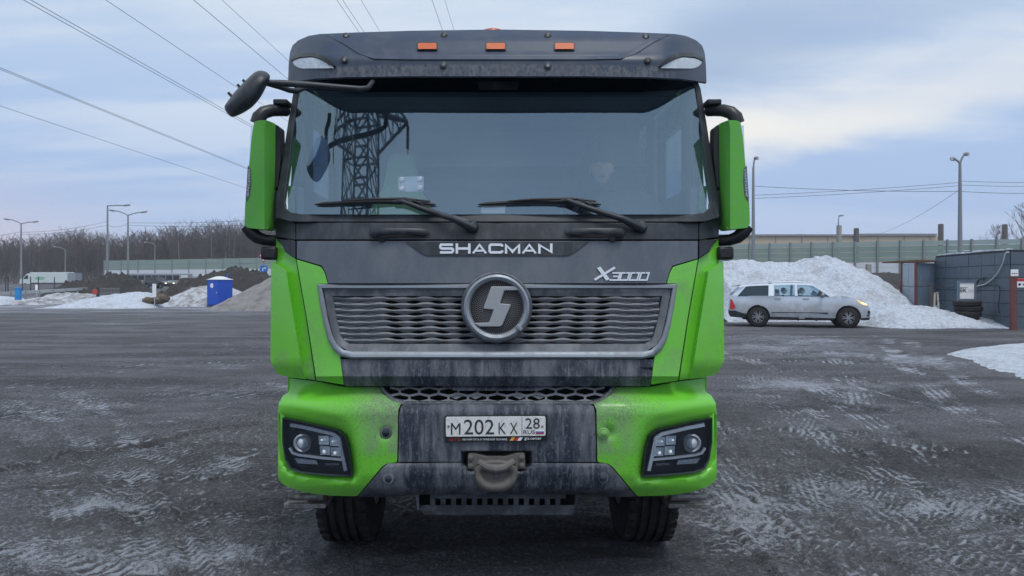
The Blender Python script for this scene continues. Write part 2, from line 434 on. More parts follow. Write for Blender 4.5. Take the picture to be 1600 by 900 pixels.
def bm_obj(name, bm, m, parent, smooth=35, bevel=0.0, **tg):
    me = bpy.data.meshes.new(name)
    ox, oy, oz = ORG.get(root_of(parent).name, (0, 0, 0)) if parent is not None else (0, 0, 0)
    bmesh.ops.translate(bm, verts=bm.verts, vec=(-ox, -oy, -oz))
    bm.to_mesh(me); bm.free()
    me.polygons.foreach_set('use_smooth', [True]*len(me.polygons)); me.set_sharp_from_angle(angle=R(smooth))
    me.materials.append(m)
    o = bpy.data.objects.new(name, me); COL.objects.link(o)
    if parent is not None: o.parent = parent
    if bevel:
        b = o.modifiers.new('bevel', 'BEVEL'); b.width = bevel; b.segments = 2; b.limit_method = 'ANGLE'; b.angle_limit = R(50)
    return tagp(o, **tg)
def sheet(name, poly, dfn, m, parent, thick=.02, grid=20, bevel=.003, smooth=35, **tg):
    return bm_obj(name, sheet_bm(poly, dfn, thick, grid), m, parent, smooth, bevel, **tg)
def pair(name, poly, dfn, m, parent, **kw):
    return sheet(name, poly, dfn, m, parent, **kw), sheet(name, mir(poly), dfn, m, parent, **kw)

def text_mb(txt, fn, depth, shear=0.0, bold=0.0):
    """lettering: fn(a, b) with a, b in 0..1 over the text's own box -> (px, py, y)"""
    cu = bpy.data.curves.new('lettering', 'FONT'); cu.body = txt; cu.shear = shear; cu.offset = bold; cu.resolution_u = 3
    o = bpy.data.objects.new('lettering', cu); COL.objects.link(o)
    dg = bpy.context.evaluated_depsgraph_get(); me = bpy.data.meshes.new_from_object(o.evaluated_get(dg))
    vs = [v.co.copy() for v in me.vertices]; fs = [tuple(p.vertices) for p in me.polygons]
    bpy.data.objects.remove(o); bpy.data.curves.remove(cu); bpy.data.meshes.remove(me)
    x0 = min(v.x for v in vs); x1 = max(v.x for v in vs); y0 = min(v.y for v in vs); y1 = max(v.y for v in vs)
    mb = MB(); n = len(vs); F = [fn((v.x-x0)/(x1-x0), (v.y-y0)/(y1-y0)) for v in vs]
    edges = {}
    for f in fs:
        for i in range(len(f)):
            k = (f[i], f[(i+1)%len(f)]); edges[k] = 1
    sides = [(a, b, n+b, n+a) for a, b in edges if (b, a) not in edges]
    mb.add([Vector(p) for p in F]+[Vector(p)+Vector(depth) for p in F], fs+[tuple(i+n for i in reversed(f)) for f in fs]+sides)
    return mb
def text_px(txt, x0, x1, ytop, ybot, dfn, thick=.004, **kw):
    def fn(a, b):
        px = x0+(x1-x0)*a; py = ybot+(ytop-ybot)*b; return Wp(px, py, dfn(px, py))
    return text_mb(txt, fn, (0, thick, 0), **kw)

# =================================================================== THE TRUCK
def plan(u, a, b, u0, w, p=2.0):
    return a*(u/250)**2 + (b*((u-u0)/w)**p if u > u0 else 0)
def surf(table, a, b, u0, w, off=0.0, p=2.0):
    return lambda px, py: tab(table, py)+plan(abs(px-CX), a, b, u0, w, p)+off
CAB_T = [(335, 4.085), (375, 4.05), (443, 4.012), (560, 3.985), (588, 3.972), (606, 4.02)]
def cab(off=0.0): return surf(CAB_T, .05, .17, 235, 117, off)
WIN_T = [(95, 4.365), (345, 4.08)]
def win(off=0.0): return surf(WIN_T, .055, .06, 262, 70, off)
VIS_T = [(40, 4.36), (50, 4.28), (60, 4.22), (87, 4.135), (89, 4.118), (93, 4.112), (119, 4.105), (140, 4.10)]
def vis(off=0.0): return surf(VIS_T, .05, .27, 255, 72, off)
HEAD = [(441, 653), (470, 659), (500, 666), (528, 673), (539, 682), (545, 700), (551, 745), (510, 743), (470, 739), (453, 733), (445, 718), (441, 690)]
HEADR = mir(HEAD)
BUM_T = [(580, 4.10), (600, 4.085), (612, 4.055), (622, 3.99), (632, 3.945), (645, 3.928), (700, 3.922), (742, 3.93), (762, 3.955), (776, 4.01), (790, 4.03)]
def bum(off=0.0, recess=True):
    def f(px, py):
        u = abs(px-CX); pxl = CX-u
        y = tab(BUM_T, py)+plan(u, .015, .24, 185, 158, 2.2)
        if recess and u > 190:
            y += .050*(1-sstep(-3, 9, sd_poly(pxl, py, HEAD)))
            y += .022*(1-sstep(0, 16, sd_poly(pxl, py+9, HEAD)))      # the eyebrow over the lamp
        if recess and 150 < u < 200 and abs(py-676) < 20:
            y += .016*(1-sstep(7, 12, math.hypot(pxl-603, py-676)))
        return y+off
    return f

TY = 5.03
truck = thing('dump_truck', 'large bright green dump truck with grey grille and black sun visor facing the viewer', 'truck', (0, TY, 0))

def build_truck_front():
    T = truck
    # ---- roof sun visor
    vo = both([(CX, 46), (640, 48), (560, 50.5), (500, 53), (482, 56), (466, 63), (457, 71), (453, 82), (451, 100), (450, 129),
               (462, 127), (490, 123), (540, 120.5), (640, 119), (CX, 119)])
    visor = sheet('sun_visor', vo, vis(), M['visor'], T, thick=.03, grid=(11, 6), bevel=.006)
    rib = both([(CX, 87.5), (640, 87.5), (590, 86.5), (572, 81), (540, 63), (520, 54), (508, 54), (532, 66), (562, 85), (584, 92), (640, 93), (CX, 93)])
    sheet('visor_rib', rib, vis(-.006), M['visor'], visor, thick=.01, grid=(12, 0), bevel=.003)
    lens = rnd([(456, 96), (468, 91), (488, 89.5), (500, 93), (524, 106.5), (470, 107), (461, 103)], 5)
    brow = [(453, 92), (470, 83), (490, 82), (506, 86), (524, 103), (517, 102), (500, 92), (488, 88), (468, 89), (455, 95)]
    for pf in (lambda p: p, mir):
        l = sheet('visor_lamp', pf(lens), vis(-.010), M['clear_lens'], T, thick=.02, grid=6, bevel=.003)
        sheet('lamp_brow', pf(brow), vis(-.022), M['black_clean'], l, thick=.03, grid=6, bevel=.002)
    for cx in (667.5, 774.5, 882):
        bz = sheet('marker_light', rnd([(cx-16.5, 65), (cx+16.5, 65), (cx+16.5, 78.5), (cx-16.5, 78.5)], 3), vis(-.012), M['black_clean'], T, thick=.02, grid=0)
        sheet('amber_lens', rnd([(cx-14.5, 67), (cx+14.5, 67), (cx+14.5, 76.5), (cx-14.5, 76.5)], 2), vis(-.020), M['orange'], bz, thick=.012, grid=0)
    for bx, by in ((541, 56.5), (694, 56), (856, 56.5), (1009, 58), (538, 94), (693, 102), (856, 103), (1012, 95)):
        y = vis()(bx, by); mb = MB(); mb.lathe([(.0, .0), (.020, .0), (.020, .006), (.015, .009), (.0, .009)], Wp(bx, by, y-.002), (0, -1, .15), 14)
        b = obj('visor_bolt', mb, M['black'], T)
        mb = MB(); mb.lathe([(.009, 0), (.009, .007)], Wp(bx, by, y-.008), (0, -1, .15), 6); obj('bolt_head', mb, M['steel'], b)
    mb = MB(); mb.lathe([(.09, 0), (.09, .05), (.07, .08), (.03, .095)], (-.03, 4.9, 3.31), (0, 0, 1), 20)
    mb.v = [(x, y, z) for x, y, z in mb.v]; obj('beacon', mb, M['orange'], T)
    # black cross piece seen under the visor
    hd = both([(CX, 112), (600, 112), (520, 114), (468, 122), (466, 132), (490, 140), (560, 144), (CX, 144)])
    sheet('sun_strip', hd, win(-.004), M['pane_dark'], T, thick=.003, grid=(20, 0), bevel=0)
    sheet('strip_backing', hd, win(.02), M['interior_dark'], T, thick=.01, grid=(20, 0), bevel=0)
    sheet('strip_latch', rnd([(745, 128), (812, 128), (808, 140), (750, 140)], 4), win(-.008), M['black'], T, thick=.01, grid=0)
    # ---- windscreen and its black frame
    gl = both([(CX, 118), (520, 120), (473, 128), (468, 138), (460, 190), (450, 270), (444, 312), (446, 325), (454, 332), (474, 335), (CX, 335)])
    glass = sheet('windscreen', gl, win(), M['windscreen'], T, thick=0, grid=(22, 22), bevel=0)
    fo = both([(CX, 112), (520, 114), (466, 120), (459, 138), (450, 190), (438, 270), (431, 312), (430, 340), (452, 346.5), (474, 347), (CX, 347)])
    fi = gl
    bm = bmesh.new()   # ring between the outer and inner outlines
    n = len(fo); vo_ = [bm.verts.new(Wp(x, y, win(-.014)(x, y))) for x, y in fo]; vi_ = [bm.verts.new(Wp(x, y, win(-.006)(x, y))) for x, y in fi]
    vb_ = [bm.verts.new(v.co+Vector((0, .20, 0))) for v in vo_]
    vc_ = [bm.verts.new(v.co+Vector((0, .03, 0))) for v in vi_]
    for i in range(n):
        j = (i+1)%n
        bm.faces.new((vo_[i], vo_[j], vi_[j], vi_[i])); bm.faces.new((vo_[j], vo_[i], vb_[i], vb_[j])); bm.faces.new((vi_[i], vi_[j], vc_[j], vc_[i]))
    bmesh.ops.recalc_face_normals(bm, faces=bm.faces)
    bm_obj('windscreen_frame', bm, M['black'], T, bevel=.005)
    # toll tag, papers behind the glass
    tg = sheet('transponder_holder', rnd([(622, 276), (662, 275), (662, 299), (622, 300)], 3), win(.012), M['white'], T, thick=.004, grid=0)
    for qx, qy in ((628, 281), (656, 280), (628, 295), (656, 294)):
        mb = MB(); y = win(.004)(qx, qy); mb.lathe([(0, 0), (.016, 0), (.013, .004), (.006, .005), (0, .003)], Wp(qx, qy, y), (0, -1, 0), 16)
        obj('suction_cup', mb, M['clear_lens'], tg)
    sheet('paper_slip', [(752, 322), (790, 321), (789, 333), (751, 333)], win(.02), M['white'], T, thick=.002, grid=0)
    # ---- wiper panel, corner pieces, grab handles, wipers
    wp = both([(CX, 348), (462.5, 348), (462.5, 374.5), (CX, 374.5)])
    wpan = sheet('wiper_panel', wp, cab(), M['black'], T, thick=.05, grid=(25, 9))
    cp = [(429, 335), (434, 338), (452, 345), (461.5, 348.5), (461.5, 374.5), (431, 370)]
    pair('pillar_corner', cp, cab(), M['black'], T, thick=.10, grid=8)
    ck = [(433, 373), (461.5, 376.5), (461.5, 403), (446, 393), (440, 381)]
    pair('pillar_base', ck, cab(), M['black'], T, thick=.06, grid=8)
    for s in (1, -1):
        X = lambda v: v if s > 0 else 2*CX-v
        o = [(X(578), 357), (X(672), 358), (X(673), 371), (X(580), 371)]
        if s < 0: o = o[::-1]
        h = sheet('grab_recess', rnd(o, 4), cab(-.003), M['black_clean'], T, thick=.006, grid=0, bevel=.002)
        mb = MB(); y = cab()(X(625), 362)
        pts = [Wp(X(px), py, y+o2) for px, py, o2 in ((580, 364, -.006), (584, 363, -.03), (605, 362, -.036), (630, 361, -.036), (660, 362.5, -.03), (671, 364, -.004))]
        mb.tube(pts, [.022, .026, .021, .017, .020, .022], 10, sx=.55); obj('grab_handle', mb, M['black'], h, 50)
        mb = MB(); a = Wp(X(597), 370, y-.02); b = Wp(X(597), 377, y-.01); mb.bar(a, b, .03, .02); obj('handle_foot', mb, M['black'], h)
    for px0, py0, px1, py1, bx0, bx1 in ((738, 355, 622, 313, 492, 681), (1001, 355, 882, 312, 747, 939)):
        y0 = cab()(px0, py0); y1 = win()(px1, py1)
        w = MB(); w.lathe([(.036, 0), (.036, .012), (.028, .026), (.016, .032)], Wp(px0, py0, y0), (0, -1, .1), 18)
        w.tube([Wp(px0+4, py0+2, y0-.03), Wp(px0-14, py0-6, y0-.045), Wp(px0-30, py0-14, y0-.05)], [.026, .024, .018], 8, sx=1)
        w.tube([Wp(px0-28, py0-13, y0-.05), Wp(px1+40, py1+14, y1-.055), Wp(px1+6, py1+1, y1-.045), Wp(px1-8, py1+2, y1-.04)], [.018, .016, .012, .010], 8)
        arm = obj('wiper_arm', w, M['black'], T, 50)
        mb = MB(); mb.lathe([(.013, 0), (.013, .014), (.009, .017)], Wp(px0, py0, y0-.033), (0, -1, .1), 6); obj('pivot_nut', mb, M['steel'], arm)
        mb = MB()
        mb.tube([Wp(px1-2, py1, y1-.05), Wp(px1+20, py1-1, y1-.05), Wp(px1+34, py1+4, y1-.05), Wp(px1+48, py1+14, y1-.05)], .005, 6); obj('washer_hose', mb, M['rubber'], arm)
        mb = MB(); P = []; N = 14
        for k in range(N+1):
            q = k/N; px = bx0+(bx1-bx0)*q; P.append(Wp(px, 319.5-4.5*math.sin(math.pi*q), win()(px, 317)-.018))
        mb.tube(P, [.004]+[.011]*3+[.014]*(N-7)+[.011]*3+[.004], 6, sx=.6)
        bl = obj('wiper_blade', mb, M['black_clean'], arm)
        mb = MB(); mb.tube([Wp(px1-88, 314, y1-.04), Wp(px1-50, 311.5, y1-.045), Wp(px1+10, 310.5, y1-.045), Wp(px1+50, 314.5, y1-.04)], [.004, .008, .009, .005], 6, sx=.6)
        obj('blade_bridge', mb, M['black_clean'], arm)
    # ---- grey front panel with the maker's name
    gp = both([(CX, 376.5), (463.5, 376.5), (463.5, 404), (503, 415.5), (508, 425), (513, 443), (CX, 443)])
    pan = sheet('front_panel', gp, cab(-.004), M['panel_grey'], T, thick=.05, grid=(24, 16))
    npz = both([(CX, 377.5), (633, 377.5), (660, 396.5), (668, 399.5), (CX, 399.5)])
    nplq = sheet('name_plaque', npz, cab(-.010), M['black'], T, thick=.008, grid=(30, 0))
    th = 3.9
    G = {'S': ([[(24, 2), (3, 2), (2, 4), (2, 6.5), (4, 8), (22, 8), (24, 9.5), (24, 12), (22, 14), (1, 14)]], 26),
         'H': ([[(2, 0), (2, 16)], [(24, 0), (24, 16)], [(3.9, 8), (22.1, 8)]], 26),
         'A': ([[(1.6, 16), (13, 1), (24.4, 16)], [(7, 11.4), (19, 11.4)]], 26),
         'C': ([[(24, 5), (24, 3.5), (22, 2), (4, 2), (2, 4), (2, 12), (4, 14), (22, 14), (24, 12.5), (24, 11)]], 26),
         'M': ([[(2, 16), (2, 1.5), (13.5, 13), (25, 1.5), (25, 16)]], 27),
         'N': ([[(2, 16), (2, 1.2), (23, 14.8), (23, 0)]], 25)}
    x = 686.5
    for ch in 'SHACMAN':
        st, w = G[ch]; sc = .885
        mb = MB()
        for k, pth in enumerate(st):
            poly = stroke([(x+px*sc, 380.3+py) for px, py in pth], th if k == 0 or ch == 'H' else th-.8)
            poly = [(a, min(396.4, max(380.2, b))) for a, b in poly]
            f = lambda a, b, t: Wp(a, b, cab(-.0145+.0006*k)(a, b)+t)
            mb.prism(poly, f, 0, .008)
        obj('letter', mb, M['silver'], nplq, 20)
        x += w*sc+2.6
    # X3000
    sh = lambda px, py, b: (px+(b-py)*.30, py)
    mb = MB()
    for k, pth in enumerate(([(935.5, 417), (950, 438)], [(961, 417), (929, 438)])):
        poly = stroke(pth, 6.5 if k == 0 else 5.0); poly = [(a, min(438.5, max(416.5, b))) for a, b in poly]
        mb.prism(poly, lambda a, b, t: Wp(a, b, cab(-.011+.001*k)(a, b)+t), 0, .009)
    obj('letter', mb, M['silver'], pan, 20)
    x = 953.0
    for ch in '3000':
        pth = [(0, 0), (13, 0), (13, 11), (0, 11)]
        mb = MB()
        if ch == '3':
            P = [sh(x+a, 426.5+b, 438) for a, b in ((0.5, 0), (12.5, 0), (12.5, 11), (-1, 11))]
            mb.prism(stroke(P, 2.4), lambda a, b, t: Wp(a, b, cab(-.010)(a, b)+t), 0, .006)
            P = [sh(x+a, 426.5+b, 438) for a, b in ((3, 5.4), (11.2, 5.4))]
        else:
            P = [sh(x+a, 426.5+b, 438) for a, b in ((6, 0), (0, 0), (0, 11), (12, 11), (12, 0), (7, 0))]
        mb.prism(stroke(P, 2.4), lambda a, b, t: Wp(a, b, cab(-.0105)(a, b)+t), 0, .006)
        obj('letter', mb, M['silver'], pan, 20); x += 15.2
    # ---- green cheeks
    hood = [(463.5, 405.5), (502, 417), (507, 426), (512, 443.2), (497, 443.2), (500, 468), (506, 503), (513, 532), (521, 546), (531, 556), (537, 601), (494.5, 594.5), (480, 500)]
    pair('hood_cheek', rnd(hood, 3, 2, only=(1, 2)), cab(-.006), M['green'], T, thick=.05, grid=12, bevel=.006)
    strip = [(431.5, 371.5), (434, 376), (440, 382), (446, 394), (462, 404.5), (478.5, 500), (492.5, 594), (470, 591), (455, 500), (446, 440), (431, 410)]
    pair('door_edge', strip, cab(.03), M['green'], T, thick=.12, grid=10, bevel=.006)
    def dfl(px, py):
        u = abs(px-CX); y = tab(CAB_T, py)+plan(u, .05, .17, 235, 117)-.035
        y += .05*sstep(565, 592, py)
        return y
    dfo = [(423.5, 408), (430, 411), (447, 424), (449.5, 440), (456, 480), (465, 535), (470.5, 572), (477.5, 592.5), (456, 590), (434, 585), (425, 570), (422.5, 562)]
    pair('air_deflector', rnd(dfo, 4, 3, only=(0, 9, 10)), dfl, M['green'], T, thick=.14, grid=9, bevel=.010)
    # ---- lower grey panel
    lp = both([(CX, 561.5), (531.5, 561.5), (538.5, 603.5), (CX, 603.5)])
    sheet('grille_skirt', lp, cab(-.006), M['bumper_grey'], T, thick=.05, grid=(30, 7), bevel=.005)
    # ---- grille: surround, backing, wavy slats, silver frame
    ci = [(506, 452), (512, 490), (520, 522), (527, 536), (538, 547), (552, 549.5)]
    sur_o = both([(CX, 450)]+[(503, 450), (508, 490), (516, 524), (524, 540), (536, 550.5), (552, 552)]+[(CX, 552)])
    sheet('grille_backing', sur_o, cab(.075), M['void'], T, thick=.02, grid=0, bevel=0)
    inn = both([(CX, 463), (519.5, 463), (526, 500), (532, 525), (538, 533), (546, 537.5), (CX, 537.5)])
    outr = both([(CX, 451), (505.5, 451), (512, 490), (520, 523), (527, 538), (546, 549.5), (CX, 549.5)])
    bm = bmesh.new(); A = [bm.verts.new(Wp(x, y, cab(-.006)(x, y))) for x, y in outr]; B = [bm.verts.new(Wp(x, y, cab(.012)(x, y))) for x, y in inn]
    C = [bm.verts.new(v.co+Vector((0, .07, 0))) for v in B]
    for i in range(len(A)):
        j = (i+1)%len(A)
        bm.faces.new((A[i], A[j], B[j], B[i])); bm.faces.new((B[i], B[j], C[j], C[i]))
    bmesh.ops.recalc_face_normals(bm, faces=bm.faces); bm_obj('grille_surround', bm, M['ledge'], T, bevel=.003)
    for pf in (lambda p: p, mir):   # the closed ends behind the slats
        sheet('grille_blank', pf([(521, 464), (597, 464), (606, 537), (546, 537), (538, 533), (532, 525)]), cab(.045), M['slat'], T, thick=.01, grid=12, bevel=0)
    for r in range(8):
        yc = 467.6+9.32*r
        xl = tab([(463, 519.5), (500, 526), (525, 532), (533, 538), (538, 548)], yc)-.5; xr = 2*CX-xl
        mb = MB(); xs = np.arange(xl, xr+.01, 3.6); rows = []; n = len(xs)
        for px in xs:
            ph = 2*math.pi*(px-610.5-1.5*r)/36.0
            if px > CX: ph = 2*math.pi*((2*CX-px)-610.5-1.5*r)/36.0
            hh = 3.50-1.30*math.cos(ph); bl = .008+.008*(.5-.5*math.cos(ph))
            for k, (fy, fo2) in enumerate(((-1, .034), (-.30, .034-bl), (.35, .036-bl*.8), (1, .040))):
                py = yc+hh*fy+.7*math.sin(ph*.5); rows.append(Wp(px, py, cab(fo2)(px, py)))
        for px in xs:
            rows.append(Wp(px, yc, cab(.055)(px, yc)))
        fs = []
        for i in range(n-1):
            for k in range(3): fs.append((i*4+k, (i+1)*4+k, (i+1)*4+k+1, i*4+k+1))
            fs.append((i*4+3, (i+1)*4+3, 4*n+i+1, 4*n+i)); fs.append((4*n+i, 4*n+i+1, (i+1)*4, i*4))
        mb.add(rows, fs); obj('grille_slat', mb, M['slat'], T, 50)
    ov = both([(CX, 443.8), (495.5, 443.8), (499, 470), (505, 503), (512, 531), (520, 546), (532, 557), (549, 560.8), (CX, 560.8)])
    iv = both([(CX, 451.5), (504, 451.5), (507.5, 470), (513, 500), (519.5, 524), (526, 537), (537, 546.5), (551, 549), (CX, 549)])
    bm = bmesh.new(); n = len(ov)
    mid = [((a[0]+b[0])/2, (a[1]+b[1])/2) for a, b in zip(ov, iv)]
    LV = []
    for pl, off in ((ov, .004), (ov, -.014), ([(o[0]*.75+i[0]*.25, o[1]*.75+i[1]*.25) for o, i in zip(ov, iv)], -.026), ([(o[0]*.25+i[0]*.75, o[1]*.25+i[1]*.75) for o, i in zip(ov, iv)], -.024), (iv, -.012), (iv, .01)):
        LV.append([bm.verts.new(Wp(x, y, cab(off)(x, y))) for x, y in pl])
    for a, b in zip(LV, LV[1:]):
        for i in range(n):
            j = (i+1)%n; bm.faces.new((a[i], a[j], b[j], b[i]))
    bmesh.ops.recalc_face_normals(bm, faces=bm.faces); bm_obj('grille_frame', bm, M['chrome'], T, smooth=50)
    # ---- round badge
    ec = (776, 480); ey = 3.985; pp = ey/FPX
    O = Vector(Wp(ec[0], ec[1], ey))
    mb = MB(); mb.lathe([(55.5*pp, .02), (55.5*pp, -.02), (53*pp, -.034), (50.5*pp, -.03), (50*pp, 0)], O, (0, 1, 0), 56, closed=True); badge = obj('badge', mb, M['ledge'], T)
    mb = MB(); mb.lathe([(51*pp, .0), (51*pp, -.036), (47.5*pp, -.044), (43*pp, -.034), (41.5*pp, .0)], O, (0, 1, 0), 56, closed=True); obj('badge_ring', mb, M['chrome'], badge)
    mb = MB(); mb.lathe([(44*pp, 0), (44*pp, -.008)], O, (0, 1, 0), 40); obj('badge_plate', mb, mk('badge_mesh_plate', (.20, .195, .20), .6), badge)
    mb = MB()
    for ring in range(1, 16):
        rr = 40.0*ring/15.2; nn = max(6, int(6*ring*.9)); s = .55+.75*ring/15
        for k in range(nn):
            g = 2*math.pi*(k+.5*(ring%2))/nn+ring*.03; c = O+Vector((rr*math.cos(g)*pp, -.0095, rr*math.sin(g)*pp))
            mb.lathe([(s*1.05*pp, 0), (s*1.05*pp, .0012)], c, (0, -1, 0), 6)
    obj('badge_perforation', mb, M['void'], badge, 0, kind='stuff', fix=False)
    S = [(767.5, 447.5), (806, 447.5), (810.5, 453.5), (788, 454), (781, 474), (798, 475.5), (797.5, 478), (785, 507.5), (781, 510), (749, 510), (741, 504.5), (764.5, 503.5), (771, 483.5), (755.5, 482.5), (755.8, 480)]
    mb = MB(); n = len(S)
    f = lambda a, b, t: Vector(Wp(a, b, ey))+Vector((0, t, 0))
    mb.prism(S, f, -.034, -.006); obj('badge_emblem', mb, M['emblem'], badge, 20, bevel=.004)
    mb = MB(); a = math.radians(-42); c = O+Vector((47*pp*math.cos(a), -.042, 47*pp*math.sin(a))); mb.obox(c, (math.cos(a), 0, math.sin(a)), (.022, .036, .02)); obj('badge_latch', mb, M['chrome'], badge, bevel=.003)
    # ---- honeycomb strip above the bumper
    hm = both([(CX, 603), (597, 603), (603, 613), (612, 623), (622, 629), (632, 631), (CX, 631)])
    hf = surf([(600, 4.06), (632, 4.0)], .015, .24, 185, 158)
    hoff = lambda o: (lambda px, py: hf(px, py)+o)
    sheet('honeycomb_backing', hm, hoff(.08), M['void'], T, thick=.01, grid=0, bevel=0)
    mb = MB(); wX = 30.5; hY = 13.2
    def ok(px, py): return sd_poly(px, py, hm) < -.5
    seen = set()
    for i in range(-7, 8):
        for j in range(0, 4):
            cx = CX+i*wX+(wX/2 if j%2 else 0); cy = 602+j*hY*.75
            V = [(cx-wX*.5, cy), (cx-wX*.22, cy-hY*.5), (cx+wX*.22, cy-hY*.5), (cx+wX*.5, cy), (cx+wX*.22, cy+hY*.5), (cx-wX*.22, cy+hY*.5)]
            V = [(cx+dx*wX, cy+dy*hY) for dx, dy in ((-.5, -.25), (0, -.5), (.5, -.25), (.5, .25), (0, .5), (-.5, .25))]
            for k in range(6):
                a, b = V[k], V[(k+1)%6]; key = (round(min(a, b)[0]), round(min(a, b)[1]), round(max(a, b)[0]), round(max(a, b)[1]))
                if key in seen: continue
                seen.add(key)
                if ok(*a) and ok(*b):
                    poly = stroke([a, b], 3.6); mb.prism(poly, lambda x, y, t: Wp(x, y, hf(x, y)+t+.0007*(len(seen)%5)), .004, .03)
    for ip in ((645, 640), (767, 640)): pass
    for cx in (712.5, 743, 812, 842.5):     # a few cells of the mesh are blanked off
        mb.prism([(cx-13, 618), (cx, 613), (cx+13, 618), (cx, 624)], lambda x, y, t: Wp(x, y, hf(x, y)+t), .012, .02)
    obj('honeycomb_mesh', mb, M['slat'], T, 0, kind='stuff')
    lip = both([(CX, 627.5), (632, 627.5), (616, 623), (604, 612), (598, 603.5), (593, 603.5), (600, 615), (612, 627), (626, 632), (CX, 632)])
    sheet('honeycomb_rim', lip, hoff(-.012), M['bumper_grey'], T, thick=.05, grid=(20, 0), bevel=.002)
    sheet('centre_step', rnd(both([(CX, 603.8), (690, 603.8), (712, 610.5), (CX, 610.5)]), 3), hoff(-.02), M['bumper_grey'], T, thick=.05, grid=0)
    # ---- bumper
    gb = [(452.5, 591), (494, 596), (538, 604.5), (594, 605), (600, 616), (611, 628), (626, 632.5), (622, 640), (620.5, 722), (604, 724), (596, 730), (558, 775.5), (520, 774.5), (495, 772.5), (470, 768),
          (448, 760), (438, 753), (434, 745), (434.5, 700), (434, 650), (435.5, 630), (442, 618), (451, 613), (453, 604)]
    gr = [sheet('bumper_corner', rnd(pf(gb), 3, 2), bum(), M['green_bumper'], T, thick=.10, grid=5.2, bevel=0, smooth=50) for pf in (lambda p: p, mir)]
    gc = both([(CX, 632.5), (633, 632.5), (626, 636), (624, 650), (622.5, 721.5), (CX, 721.5)])
    hook_hole = [(722, 706), (829, 706), (829, 722), (820, 735), (735, 735), (722, 722)]
    def cen(off=0.0):
        f = bum(off, False)
        return lambda px, py: f(px, py)+(.09*(1-sstep(-2.5, 2, sd_poly(px, py, hook_hole))))
    sheet('bumper_centre', gc, cen(), M['bumper_grey'], T, thick=.06, grid=(8, 4), bevel=.003, smooth=50)
    lb = both([(CX, 723), (606, 724.5), (598, 731), (560, 776), (600, 776.5), (640, 773), (690, 772), (CX, 773)])
    lowlip = sheet('bumper_lip', lb, lambda px, py: cen(-.006)(px, py)-.012*sstep(723, 730, py)+.05*sstep(764, 778, py), M['bumper_grey'], T, thick=.10, grid=(8, 4), bevel=.003, smooth=50)
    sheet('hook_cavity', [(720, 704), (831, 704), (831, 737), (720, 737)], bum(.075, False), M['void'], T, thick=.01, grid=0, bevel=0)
    # sensors and plugs
    for qx, qy, mm, dp in ((603, 676, 'lamp_black', .012), (943, 677, 'panel_grey', -.003), (607, 747.5, 'black', -.012), (942, 746.5, 'black', -.012)):
        y = bum(0, False)(qx, qy); mb = MB(); c = Wp(qx, qy, y+dp-.006)
        mb.lathe([(0, 0), (.031, 0), (.031, .004), (.027, .008), (0, .009)], c, (0, -1, 0), 24); sn = obj('parking_sensor', mb, M['bumper_grey'] if mm != 'panel_grey' else M['green_bumper'], T)
        mb = MB(); mb.lathe([(.019, 0), (.019, .003), (.010, .008), (0, .010)], Vector(c)+Vector((0, -.008, 0)), (0, -1, 0), 18); obj('sensor_eye', mb, M[mm] if mm != 'panel_grey' else M['green_bumper'], sn)
    # ---- licence plate and its holder
    py_ = bum(0, False)(CX, 680)-.02
    pf = lambda px, py: py_+(.0)
    pl = sheet('plate_holder', rnd([(694.5, 650), (855.5, 648.5), (856, 688), (695, 690.5)], 2), lambda a, b: py_+.004, M['black_clean'], T, thick=.016, grid=0)
    sheet('licence_plate', rnd([(696.5, 651.5), (852.5, 650.5), (852.5, 681), (696.5, 682.5)], 3), lambda a, b: py_-.003, M['plate'], pl, thick=.006, grid=0, bevel=.001)
    ink = lambda a, b: py_-.0045
    for tx, x0, x1, y0, y1 in (('M', 704.5, 719.5, 661, 679), ('202', 725, 772, 655.5, 679), ('K', 779, 790.5, 660.5, 678), ('X', 797, 808.5, 660.5, 678), ('28', 821, 843.5, 653.5, 670), ('RUS', 818, 836, 672, 678)):
        obj('plate_number', text_px(tx, x0, x1, y0, y1, ink, .0012), M['ink'], pl, 0)
    mb = MB(); mb.prism([(815.2, 651.5), (815.9, 651.5), (815.9, 681), (815.2, 681)], lambda a, b, t: Wp(a, b, py_-.004+t), 0, .001); obj('plate_line', mb, M['ink'], pl, 0)
    for k, mm in enumerate(('white', 'blue_print', 'red')):
        mb = MB(); ya = 671.8+2.2*k; mb.prism([(837.2, ya), (849.8, ya), (849.8, ya+2.2), (837.2, ya+2.2)], lambda a, b, t: Wp(a, b, py_-.0043+t), 0, .001); obj('flag_stripe', mb, M[mm], pl, 0)
    for qx in (701, 847.5):
        mb = MB(); mb.lathe([(.006, 0), (.006, .004), (.003, .006)], Wp(qx, 666, py_-.003), (0, -1, 0), 10); obj('plate_screw', mb, M['steel'], pl)
    obj('holder_print', text_px('GTS', 702, 719, 684, 689, lambda a, b: py_+.003, .001), M['red'], pl, 0)
    obj('holder_print', text_px('ЛЕГКИЙ ПУТЬ К ТЯЖЕЛОЙ ТЕХНИКЕ', 722, 792.5, 684.3, 688, lambda a, b: py_+.003, .001), M['white'], pl, 0)
    obj('holder_print', text_px('gts.center', 819.5, 846, 683.3, 688.3, lambda a, b: py_+.003, .001), M['white'], pl, 0)
    for k, mm in enumerate(('yellow', 'red', 'white')):
        a0 = 796+6*k; mb = MB(); mb.prism([(a0, 688.6), (a0+5.4, 688.6), (a0+9.4, 683), (a0+4, 683)], lambda a, b, t: Wp(a, b, py_+.003+t), 0, .001); obj('holder_mark', mb, M[mm], pl, 0)
    # ---- tow hook
    hy = bum(0, False)(CX, 715)
    br = rnd([(731, 709), (742, 709), (760, 714), (790, 714), (808, 708), (820, 708), (821, 733), (731, 734)], 4)
